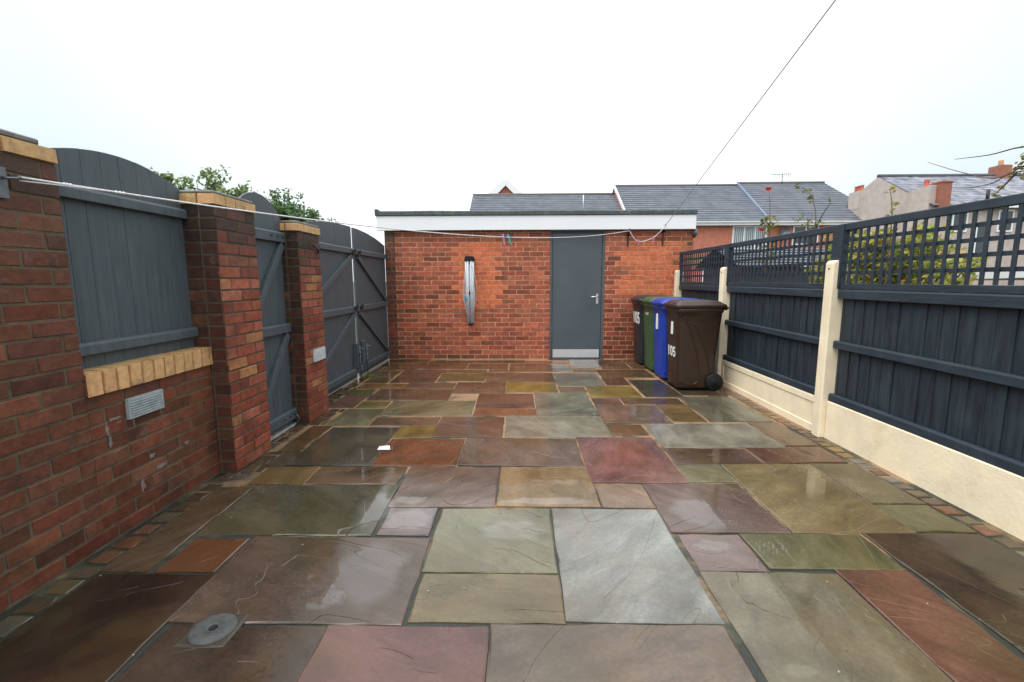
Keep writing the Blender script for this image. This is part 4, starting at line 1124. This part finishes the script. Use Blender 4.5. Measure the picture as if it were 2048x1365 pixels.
# the neighbour's garden behind the trellis
q = random.Random(21)
r = thing('yellow_shrub', 'yellow green shrub with reddish tips filling the trellis holes beside the tall cream post', 'shrub', (3.7, 4.75, 0))
mb = MB(); lv = MB()
for i in range(70):
    a = q.uniform(0, 6.28); e = Vector((3.65 + .42 * math.cos(a) * q.uniform(.2, 1), 4.72 + 1.15 * math.sin(a) * q.uniform(.1, 1), 0))
    hh = 1.72 - .28 * abs((e.y - 4.65) / 1.05) ** 2 + q.uniform(-.22, .12)
    e.z = min(hh, 1.70)
    b_ = Vector((3.65 + q.uniform(-.15, .15), 4.75 + q.uniform(-.35, .35), -.06))
    mb.tube(smooth([b_, b_.lerp(e, .55) + Vector((0, 0, .12)), e], 3), [.012, .010, .009, .008, .007, .005, .003], 4)
    for k in range(13):
        t = q.uniform(.35, 1.02); p = b_.lerp(e, t) + Vector((0, 0, .10 * t * (1 - t)))
        cluster(lv, p, (.10, .10, .09), q.randint(14, 24), .062, YGREEN, q)
mb.build('stem', M['stem'], r); lv.build('foliage', M['leaf'], r)

def stem_plant(name, label, cat, base, stems, leaves, flowers, pal, size=.07):
    r = thing(name, label, cat, base)
    mb = MB()
    for s in stems:
        pts = smooth([Vector(p) for p in s], 5); k = len(pts)
        mb.tube(pts, [.0075 - .005 * i / (k - 1) for i in range(k)], 5)
    mb.build('stem', M['stem'], r)
    lv = MB()
    for (x, y, z, rad, n) in leaves: cluster(lv, (x, y, z), (rad, rad, rad), n, size, pal, q)
    lv.build('foliage', M['leaf'], r)
    for (x, y, z) in flowers:
        fl = MB()
        for i in range(16):
            a = i * 2.4; rad = .007 + .0014 * i
            d = Vector((math.cos(a), math.sin(a), .55)); p = Vector((x, y, z)) + d * rad
            t = Vector((-math.sin(a), math.cos(a), 0))
            fl.poly([p - t * .012 - Vector((0, 0, .009)), p + t * .012 - Vector((0, 0, .009)), p + t * .014 + d * .010 + Vector((0, 0, .009)), p - t * .014 + d * .010 + Vector((0, 0, .009))], mul((.55, .035, .02), q.uniform(.7, 1.3)))
        fl.build('flower', M['leaf'], r)
    return r
PALE = [(.16, .17, .04), (.11, .14, .035), (.20, .17, .05)]
stem_plant('climbing_rose', 'climbing rose with two red flowers showing above the middle trellis', 'rose', (3.0, 5.7, 0),
           [[(3.0, 5.7, -.06), (3.02, 5.68, 1.2), (3.0, 5.65, 1.95), (3.0, 5.72, 2.34)], [(3.02, 5.68, 1.2), (2.98, 5.72, 1.7), (3.0, 5.80, 1.88)]],
           [(3.0, 5.66, 1.96, .10, 40), (3.0, 5.63, 1.88, .08, 26), (3.0, 5.72, 2.0, .05, 12), (3.02, 5.7, 1.6, .15, 40)], [(3.0, 5.735, 2.345), (2.99, 5.81, 1.875)], PALE, .055)
stem_plant('garden_climber', 'thin arching stems with few yellowish leaves in front of the right roof', 'climber', (3.0, 4.85, 0),
           [[(3.0, 4.85, -.06), (3.0, 4.82, 1.2), (3.0, 4.78, 1.83), (3.0, 4.90, 2.14), (3.0, 5.10, 2.26), (3.0, 5.2, 2.26)], [(3.0, 4.80, 1.75), (3.0, 4.70, 1.90), (3.0, 4.58, 2.01)]],
           [(3.0, 4.95, 2.16, .06, 16), (3.0, 4.92, 2.10, .04, 8), (3.0, 4.86, 1.86, .07, 14), (3.0, 5.08, 1.90, .07, 14), (3.0, 4.58, 2.02, .025, 5), (3.0, 4.75, 1.82, .06, 10), (3.0, 5.15, 2.28, .03, 4)], [], PALE, .045)
stem_plant('garden_sapling', 'single upright stem with yellow leaves before the pebble dashed gable', 'sapling', (3.0, 3.83, 0),
           [[(3.0, 3.83, -.06), (3.0, 3.82, 1.2), (3.0, 3.82, 1.76), (3.0, 3.87, 2.0)]],
           [(3.0, 3.86, 1.99, .03, 7), (3.0, 3.81, 1.79, .05, 12), (3.0, 3.84, 1.70, .06, 12), (3.0, 3.8, 1.88, .03, 5)], [], [(.26, .22, .04), (.20, .2, .05)], .04)
r = thing('overhanging_branch', 'bare twiggy branch with a few yellow leaves reaching in over the trellis at the right', 'branch', (3.25, 2.6, 0))
mb = MB()
tw = [[(3.3, 2.55, -.06), (3.25, 2.6, 1.3), (3.22, 2.8, 1.86), (3.2, 3.10, 1.96), (3.2, 3.25, 1.92), (3.2, 3.40, 1.92), (3.2, 3.55, 1.945)],
      [(3.22, 2.75, 1.84), (3.2, 2.95, 2.02), (3.2, 3.06, 1.99), (3.2, 3.24, 1.95), (3.2, 3.5, 2.05), (3.2, 3.78, 2.185)],
      [(3.2, 2.8, 1.95), (3.2, 3.05, 2.10), (3.2, 3.3, 2.115), (3.2, 3.55, 2.15)],
      [(3.2, 3.10, 1.96), (3.2, 3.18, 1.88), (3.2, 3.24, 1.83)], [(3.2, 2.98, 2.03), (3.2, 3.03, 2.08), (3.2, 3.10, 2.06)]]
for s in tw:
    pts = smooth([Vector(p) for p in s], 5); k = len(pts); mb.tube(pts, [.0075 - .0058 * i / (k - 1) for i in range(k)], 5)
mb.build('twig', M['stem'], r)
lv = MB()
for (y, z, rad, n) in ((3.06, 2.03, .035, 14), (3.10, 1.99, .03, 10), (3.04, 1.94, .04, 14), (3.14, 1.94, .03, 8), (3.20, 1.87, .03, 8), (3.22, 1.85, .02, 5), (3.07, 2.09, .03, 7), (2.95, 1.98, .06, 20), (2.9, 1.85, .08, 24)):
    cluster(lv, (3.2, y, z), (rad, rad, rad), n, .035, [(.22, .20, .04), (.14, .17, .04), (.20, .14, .05)], q)
lv.build('foliage', M['leaf'], r)
# low dark hedge behind the middle trellis
r = thing('dark_shed', 'low dark garden shed with grey tiled roof glimpsed through the middle trellis', 'shed', (5.1, 9.6, 0))
mb = MB(); mb.box(4.15, 6.2, 8.7, 10.4, -.06, 1.50); mb.build('wall', M['dark_shed'], r)
def slope(mb, eL, eR, rR, rL, n, tile, lift=.025, tint=(.90, 1.10), q=random.Random(2)):
    """a tiled slope: stepped courses from eave to ridge, split in tiles"""
    eL, eR, rR, rL = map(Vector, (eL, eR, rR, rL))
    nrm = (eR - eL).cross(rL - eL).normalized()
    if nrm.z < 0: nrm = -nrm
    for i in range(n):
        a, b = i / n, (i + 1) / n
        A, B = eL.lerp(rL, a), eR.lerp(rR, a); C, D = eR.lerp(rR, b), eL.lerp(rL, b)
        m_ = max(1, int((B - A).length / tile))
        for j in range(m_):
            s, t = j / m_, (j + 1) / m_
            k = q.uniform(*tint); col = (k, k, k)
            p0, p1 = A.lerp(B, s) + nrm * lift, A.lerp(B, t) + nrm * lift
            p2, p3 = D.lerp(C, t) + nrm * .002, D.lerp(C, s) + nrm * .002
            mb.poly([p0, p1, p2, p3], col)
            mb.poly([p0 - nrm * lift, p1 - nrm * lift, p1, p0], mul(col, .8))
mb = MB(); slope(mb, (4.0, 8.55, 1.52), (6.35, 8.55, 1.52), (6.35, 9.6, 1.90), (4.0, 9.6, 1.90), 7, .22); slope(mb, (6.35, 10.6, 1.52), (4.0, 10.6, 1.52), (4.0, 9.6, 1.90), (6.35, 9.6, 1.90), 7, .22); mb.build('roof', M['tile'], r)
r = thing('grey_shed', 'low grey boarded garden store with a white lid behind the nearest trellis', 'garden store', (5.4, 3.9, 0))
mb = MB()
for i in range(11): mb.box(4.6, 6.2, 3.2, 4.85, -.05 + i * .115, -.05 + i * .115 + .107)
mb.build('wall', M['grey_board'], r)
mb = MB(); mb.prism([(3.1, 1.31), (4.95, 1.26), (4.95, 1.35), (3.1, 1.42)], 'x', 4.5, 6.3); mb.build('lid', M['upvc'], r, .006)

# ================================================================== HOUSES BEYOND
FB = lambda k=1.0: rgb(184, 114, 92, k)
def window(r, x0, x1, y, z0, z1, n, blind=True):
    mb = MB(); t = .07
    mb.box(x0, x1, y - .05, y - .002, z0, z0 + t); mb.box(x0, x1, y - .05, y - .002, z1 - t, z1)
    for i in range(n + 1):
        x = x0 + (x1 - x0 - t) * i / n; mb.box(x, x + t, y - .049, y - .003, z0 + t, z1 - t)
    w = mb.build('window', M['upvc'], r)
    mb = MB(); mb.box(x0 + t * .5, x1 - t * .5, y - .020, y - .001, z0 + t * .5, z1 - t * .5); sub(mb, 'pane', M['glass'], w)
    if blind:
        mb = MB(); x = x0 + t
        while x < x1 - t - .05:
            mb.box(x, x + .075, y - .024, y - .0205, z0 + t, z1 - t, (1, 1, 1)); x += .115
        sub(mb, 'blind', M['blind'], w)
    return w
def row_house(name, label, x0, x1, ridge, eave, y0=28.0, y1=32.0, hip=False, gut=True):
    r = thing(name, label, 'house', ((x0 + x1) / 2, y1, 0))
    mb = MB(); mb.box(x0, x1, y0, 2 * y1 - y0, -.06, eave - .1, FB())
    if not hip:
        mb.prism([(y0, eave - .1001), (2 * y1 - y0, eave - .1001), (y1, ridge - .12)], 'x', x0 + .02, x1 - .02, FB())
    mb.build('wall', M['far_brick'], r)
    ye = y0 - .35; ze = eave - .35 * (ridge - eave) / (y1 - y0)
    yb = 2 * y1 - ye
    mb = MB(); hx = x1 - .9 if hip else x1 + .05
    xe = x1 + .30 if hip else x1 + .05
    slope(mb, (x0 - .05, ye, ze), (xe, ye, ze), (hx, y1, ridge), (x0 - .05, y1, ridge), 17, .42)
    slope(mb, (xe, yb, ze), (x0 - .05, yb, ze), (x0 - .05, y1, ridge), (hx, y1, ridge), 17, .42)
    if hip: slope(mb, (xe, ye, ze), (xe, yb, ze), (hx, y1 + .01, ridge), (hx, y1 - .01, ridge), 17, .42)
    rf = mb.build('roof', M['tile'], r)
    mb = MB(); mb.tube([(x0 - .05, y1, ridge + .02), (hx, y1, ridge + .02)], .09, 8, (1.1, .95, .8)); sub(mb, 'ridge_tile', M['tile'], rf)
    if gut:
        mb = MB(); mb.box(x0, xe - .02, ye + .02, ye + .05, ze - .26, ze - .02); mb.prism([(ye - .10, ze - .02), (ye - .085, ze - .11), (ye + .0, ze - .11), (ye + .015, ze - .02)], 'x', x0, xe)
        mb.build('gutter', M['upvc'], r)
    return r, rf, ye, ze
h1, rf1, ye, ze = row_house('terraced_house', 'brick house with the lowest grey tiled roof, below the white edged gable', -3.15, 6.40, 7.0, 4.55, gut=False)
mb = MB(); mb.tube([(4.05, 30.0, 5.75), (4.05, 30.0, 6.62)], .03, 6); sub(mb, 'vent_pipe', M['upvc'], rf1)
h2, rf2, ye, ze = row_house('terraced_house', 'brick house with grey roof and wide three light window behind the flat roof', 6.42, 14.66, 7.53, 4.92)
mb = MB(); mb.bar((6.40, ye, ze + .03), (6.40, 32, 7.50), .07, .20, (0, 0, 1)); sub(mb, 'verge', M['upvc'], rf2)
window(h2, 12.68, 14.72, 28.0, 3.05, 4.42, 3); window(h2, 8.0, 9.6, 28.0, 3.1, 4.42, 2); window(h2, 11.0, 13.6, 28.0, .6, 2.1, 3)
h3, rf3, ye, ze = row_house('end_house', 'brick end house with hipped grey roof and television aerial, right of the flat roof', 14.70, 21.30, 7.66, 4.92, hip=True)
mb = MB(); mb.bar((14.64, ye, ze + .02), (14.64, 32, 7.64), .10, .16, (0, 0, 1), (1.5, 1.7, 2.0)); sub(mb, 'verge', M['tile'], rf3)
window(h3, 16.25, 17.75, 28.0, 3.3, 4.42, 2, False); window(h3, 18.9, 20.2, 28.0, 3.3, 4.42, 2, False); window(h3, 15.6, 17.6, 28.0, .6, 2.1, 2)
mb = MB(); mb.lathe([(0, .10), (.15, .07), (.28, 0.0), (.30, -.02)], (15.62, 27.7, 4.05), 'y', 18); mb.bar((15.62, 27.78, 4.0), (15.62, 28.0, 3.85), .04, .04); mb.bar((15.62, 27.75, 3.8), (15.62, 27.45, 3.95), .03, .03); mb.build('dish', M['zinc'], h3)
mb = MB(); ap = (17.55, 31.9)
mb.tube([(ap[0], ap[1], 7.6), (ap[0], ap[1], 8.25)], .022, 6); mb.tube([(ap[0] - .75, ap[1], 8.2), (ap[0] + .55, ap[1], 8.24)], .016, 5)
for i in range(11): mb.tube([(ap[0] - .7 + i * .12, ap[1] - .05, 8.02 + .01 * (i % 2)), (ap[0] - .7 + i * .12, ap[1] + .05, 8.38)], .009, 4)
mb.build('aerial', M['zinc'], h3)
# gable of a house behind
r = thing('gable_house', 'distant brick house whose white edged gable peak shows above the lowest roof', 'house', (-1.2, 44, 0))
mb = MB(); mb.box(-3.6, 1.2, 40, 48, -.06, 7.2, FB()); mb.prism([(-3.6, 7.2001), (1.2, 7.2001), (-1.2, 9.45)], 'y', 40, 48, FB()); mb.build('wall', M['far_brick'], r)
mb = MB(); mb.bar((-3.8, 39.75, 7.0), (-1.15, 39.75, 9.56), .12, .50, (0, 0, 1)); mb.bar((1.4, 39.76, 7.0), (-1.25, 39.76, 9.56), .12, .50, (0, 0, 1)); mb.build('bargeboard', M['upvc'], r)
mb = MB(); slope(mb, (-3.85, 39.85, 7.15), (-3.85, 48.2, 7.15), (-1.2, 48.2, 9.66), (-1.2, 39.85, 9.66), 10, .5); slope(mb, (1.45, 48.2, 7.15), (1.45, 39.85, 7.15), (-1.2, 39.85, 9.66), (-1.2, 48.2, 9.66), 10, .5); mb.build('roof', M['tile'], r)
r = thing('aerial_mast', 'very thin mast beyond the left end of the lowest grey roof', 'mast', (-3.0, 31, 0))
mb = MB(); mb.tube([(-3.02, 30.6, -.06), (-3.02, 30.6, 8.02)], .018, 6); mb.build('pole', M['zinc'], r)
mb = MB(); mb.tube([(-3.02, 30.6, 8.0), (-2.0, 30.6, 8.01)], .010, 5); mb.build('crossbar', M['zinc'], r)

# pebble dashed house on the right, gable end facing the yards
hx = 20.0
r = thing('rendered_house', 'pinkish pebble dashed house with slate roof and brick chimney at the right', 'house', (25, 26.5, 0))
mb = MB(); mb.prism([(23.3, -.06), (28.8, -.06), (28.8, 6.03), (26.75, 6.90), (24.63, 5.66), (23.34, 5.80), (23.3, 5.78)], 'x', hx, hx + .35)
mb.box(hx + .35, 36, 23.3, 30.2, -.06, 4.84); mb.build('wall', M['render'], r)
mb = MB(); slope(mb, (hx + .02, 23.05, 4.80), (36, 23.05, 4.80), (36, 26.75, 6.93), (hx + .02, 26.75, 6.93), 16, .30, .018, (.72, 1.35)); slope(mb, (36, 30.4, 4.9), (hx + .02, 30.4, 4.9), (hx + .02, 26.75, 6.93), (36, 26.75, 6.93), 10, .4)
rf = mb.build('roof', M['slate'], r)
mb = MB(); mb.tube([(hx + .0, 26.75, 6.96), (36, 26.75, 6.96)], .10, 8, (.45, .42, .42)); sub(mb, 'ridge_tile', M['slate'], rf)
mb = MB(); mb.box(hx + .30, hx + .78, 23.02, 23.6, 4.7, 5.95, rgb(150, 96, 78)); mb.box(hx + .27, hx + .81, 22.99, 23.63, 5.86, 5.92, rgb(150, 90, 72)); mb.build('chimney', M['far_brick'], r)
mb = MB(); mb.box(hx - .02, hx + .5, 28.0, 28.9, 5.4, 6.42); ch = mb.build('chimney', M['render'], r)
for yy in (28.22, 28.45, 28.68):
    mb = MB(); mb.lathe([(.13, 0), (.10, .06), (.09, .30), (.12, .34), (0, .34)], (hx + .24, yy, 6.42), 'z', 12, rgb(180, 96, 74)); sub(mb, 'chimney_pot', M['far_brick'], ch)
mb = MB(); mb.lathe([(.14, 0), (.11, .06), (.10, .28), (.13, .34), (0, .34)], (hx + .18, 23.75, 5.78), 'z', 12, rgb(180, 96, 74)); mb.build('chimney_pot', M['far_brick'], r)
mb = MB(); mb.box(26.35, 26.95, 26.4, 27.1, 6.6, 7.45, rgb(150, 96, 78)); mb.lathe([(.15, 0), (.12, .05), (.11, .3), (0, .3)], (26.65, 26.75, 7.45), 'z', 12, rgb(170, 120, 80)); mb.build('chimney', M['far_brick'], r)
mb = MB(); mb.tube([(hx + .80, 22.98, 4.76), (hx + 2.3, 22.98, 4.76)], .06, 8); mb.tube([(hx + 2.45, 22.95, 4.9), (hx + 2.45, 22.95, 5.5)], .07, 8); mb.build('gutter', M['black_iron'], r)
mb = MB(); mb.box(hx + 2.5, 36, 22.95, 23.05, 4.66, 4.80); mb.build('fascia', M['upvc'], r)
for x in (21.2, 23.4): window(r, x, x + .75, 23.3, 3.55, 4.60, 1, False)
window(r, 22.4, 23.0, 23.3, 1.5, 4.0, 1, False)
mb = MB(); mb.box(25.6, 26.8, 22.6, 23.29, -.06, 4.66, FB()); mb.build('brick_bay', M['far_brick'], r)

# ================================================================== LIGHT
SUN_EL, SUN_AZ = R(58), R(240)        # the brightest cloud is high, behind the camera to the left
w = bpy.data.worlds.new('World'); SC.world = w; w.use_nodes = True
nt = w.node_tree; nt.nodes.clear(); L = nt.links.new
out = nt.nodes.new('ShaderNodeOutputWorld'); bg = nt.nodes.new('ShaderNodeBackground')
sky = nt.nodes.new('ShaderNodeTexSky'); sky.sky_type = 'NISHITA'; sky.sun_disc = False
sky.sun_elevation = SUN_EL; sky.sun_rotation = SUN_AZ; sky.air_density = 1.6; sky.dust_density = 6.0; sky.ozone_density = 1.0
hsv = N(nt, 'HueSaturation', i_Saturation=SKY_SAT); L(sky.outputs[0], hsv.inputs['Color'])
# thin overcast: a cloud sheet, brightest overhead and straight ahead, a little bluer to the sides
tc = N(nt, 'TexCoord'); cl = N(nt, 'TexNoise', i_Scale=1.6, i_Detail=5.0, i_Roughness=.55); L(tc.outputs['Generated'], cl.inputs['Vector'])
cr = N(nt, 'MapRange', i_1=.3, i_2=.7, i_3=.92, i_4=1.10); L(cl.outputs['Fac'], cr.inputs[0])
sp = N(nt, 'SeparateXYZ'); L(tc.outputs['Generated'], sp.inputs[0])
ab = N(nt, 'Math', operation='ABSOLUTE'); L(sp.outputs[0], ab.inputs[0])
sd = N(nt, 'MapRange', interpolation_type='SMOOTHSTEP', i_1=.14, i_2=.72); L(ab.outputs[0], sd.inputs[0])
el = N(nt, 'MapRange', i_1=0.0, i_2=1.0, i_3=.85, i_4=1.45); L(sp.outputs[2], el.inputs[0])
sc_ = N(nt, 'Mix', data_type='RGBA'); L(sd.outputs[0], sc_.inputs[0]); sc_.inputs[6].default_value = (*CLOUD, 1); sc_.inputs[7].default_value = (*CLOUD_SIDE, 1)
m1 = N(nt, 'Math', operation='MULTIPLY'); L(cr.outputs[0], m1.inputs[0]); L(el.outputs[0], m1.inputs[1])
cloud = N(nt, 'VectorMath', operation='SCALE'); L(sc_.outputs[2], cloud.inputs[0]); L(m1.outputs[0], cloud.inputs['Scale'])
mx = N(nt, 'Mix', data_type='RGBA', i_0=.85); L(hsv.outputs[0], mx.inputs[6]); L(cloud.outputs[0], mx.inputs[7])
L(mx.outputs[2], bg.inputs['Color']); bg.inputs['Strength'].default_value = SKY_STR; L(bg.outputs[0], out.inputs[0])
sl = bpy.data.lights.new('sun', 'SUN'); sl.energy = SUN_E; sl.angle = R(45); sl.color = (1.0, .97, .93)
so = bpy.data.objects.new('sun', sl); COL.objects.link(so)
d = Vector((math.sin(SUN_AZ) * math.cos(SUN_EL), math.cos(SUN_AZ) * math.cos(SUN_EL), math.sin(SUN_EL)))
so.rotation_euler = (-d).to_track_quat('-Z', 'Y').to_euler(); so.location = (0, 4, 20)
SC.view_settings.view_transform = 'Standard'; SC.view_settings.look = 'None'; SC.view_settings.gamma = 1; SC.view_settings.exposure = EXPO
SC.view_settings.use_curve_mapping = False

# ================================================================== CAMERA
cam = bpy.data.cameras.new('camera'); co = bpy.data.objects.new('camera', cam); COL.objects.link(co)
cam.sensor_width = 36; cam.lens = 910 / 2048 * 36; cam.clip_start = .05; cam.clip_end = 1500
PITCH, ROLL, YAW = R(7.65), .003, R(-1.0)
def cam_dir(a, b):
    c, s = math.cos(ROLL), math.sin(ROLL)
    x, z = a * c + b * s, -a * s + b * c
    y, zz = math.cos(PITCH) + math.sin(PITCH) * z, -math.sin(PITCH) + math.cos(PITCH) * z
    cy, sy = math.cos(YAW), math.sin(YAW)
    return Vector((x * cy + y * sy, -x * sy + y * cy, zz))
fw = cam_dir(0, 0).normalized(); rt = (cam_dir(1, 0) - cam_dir(0, 0)).normalized(); up = rt.cross(fw)
mt = Matrix((rt, up, -fw)).transposed().to_4x4(); mt.translation = (0, 0, 1.28); co.matrix_world = mt
SC.camera = co
SC.cycles.max_bounces = 8; SC.cycles.diffuse_bounces = 3
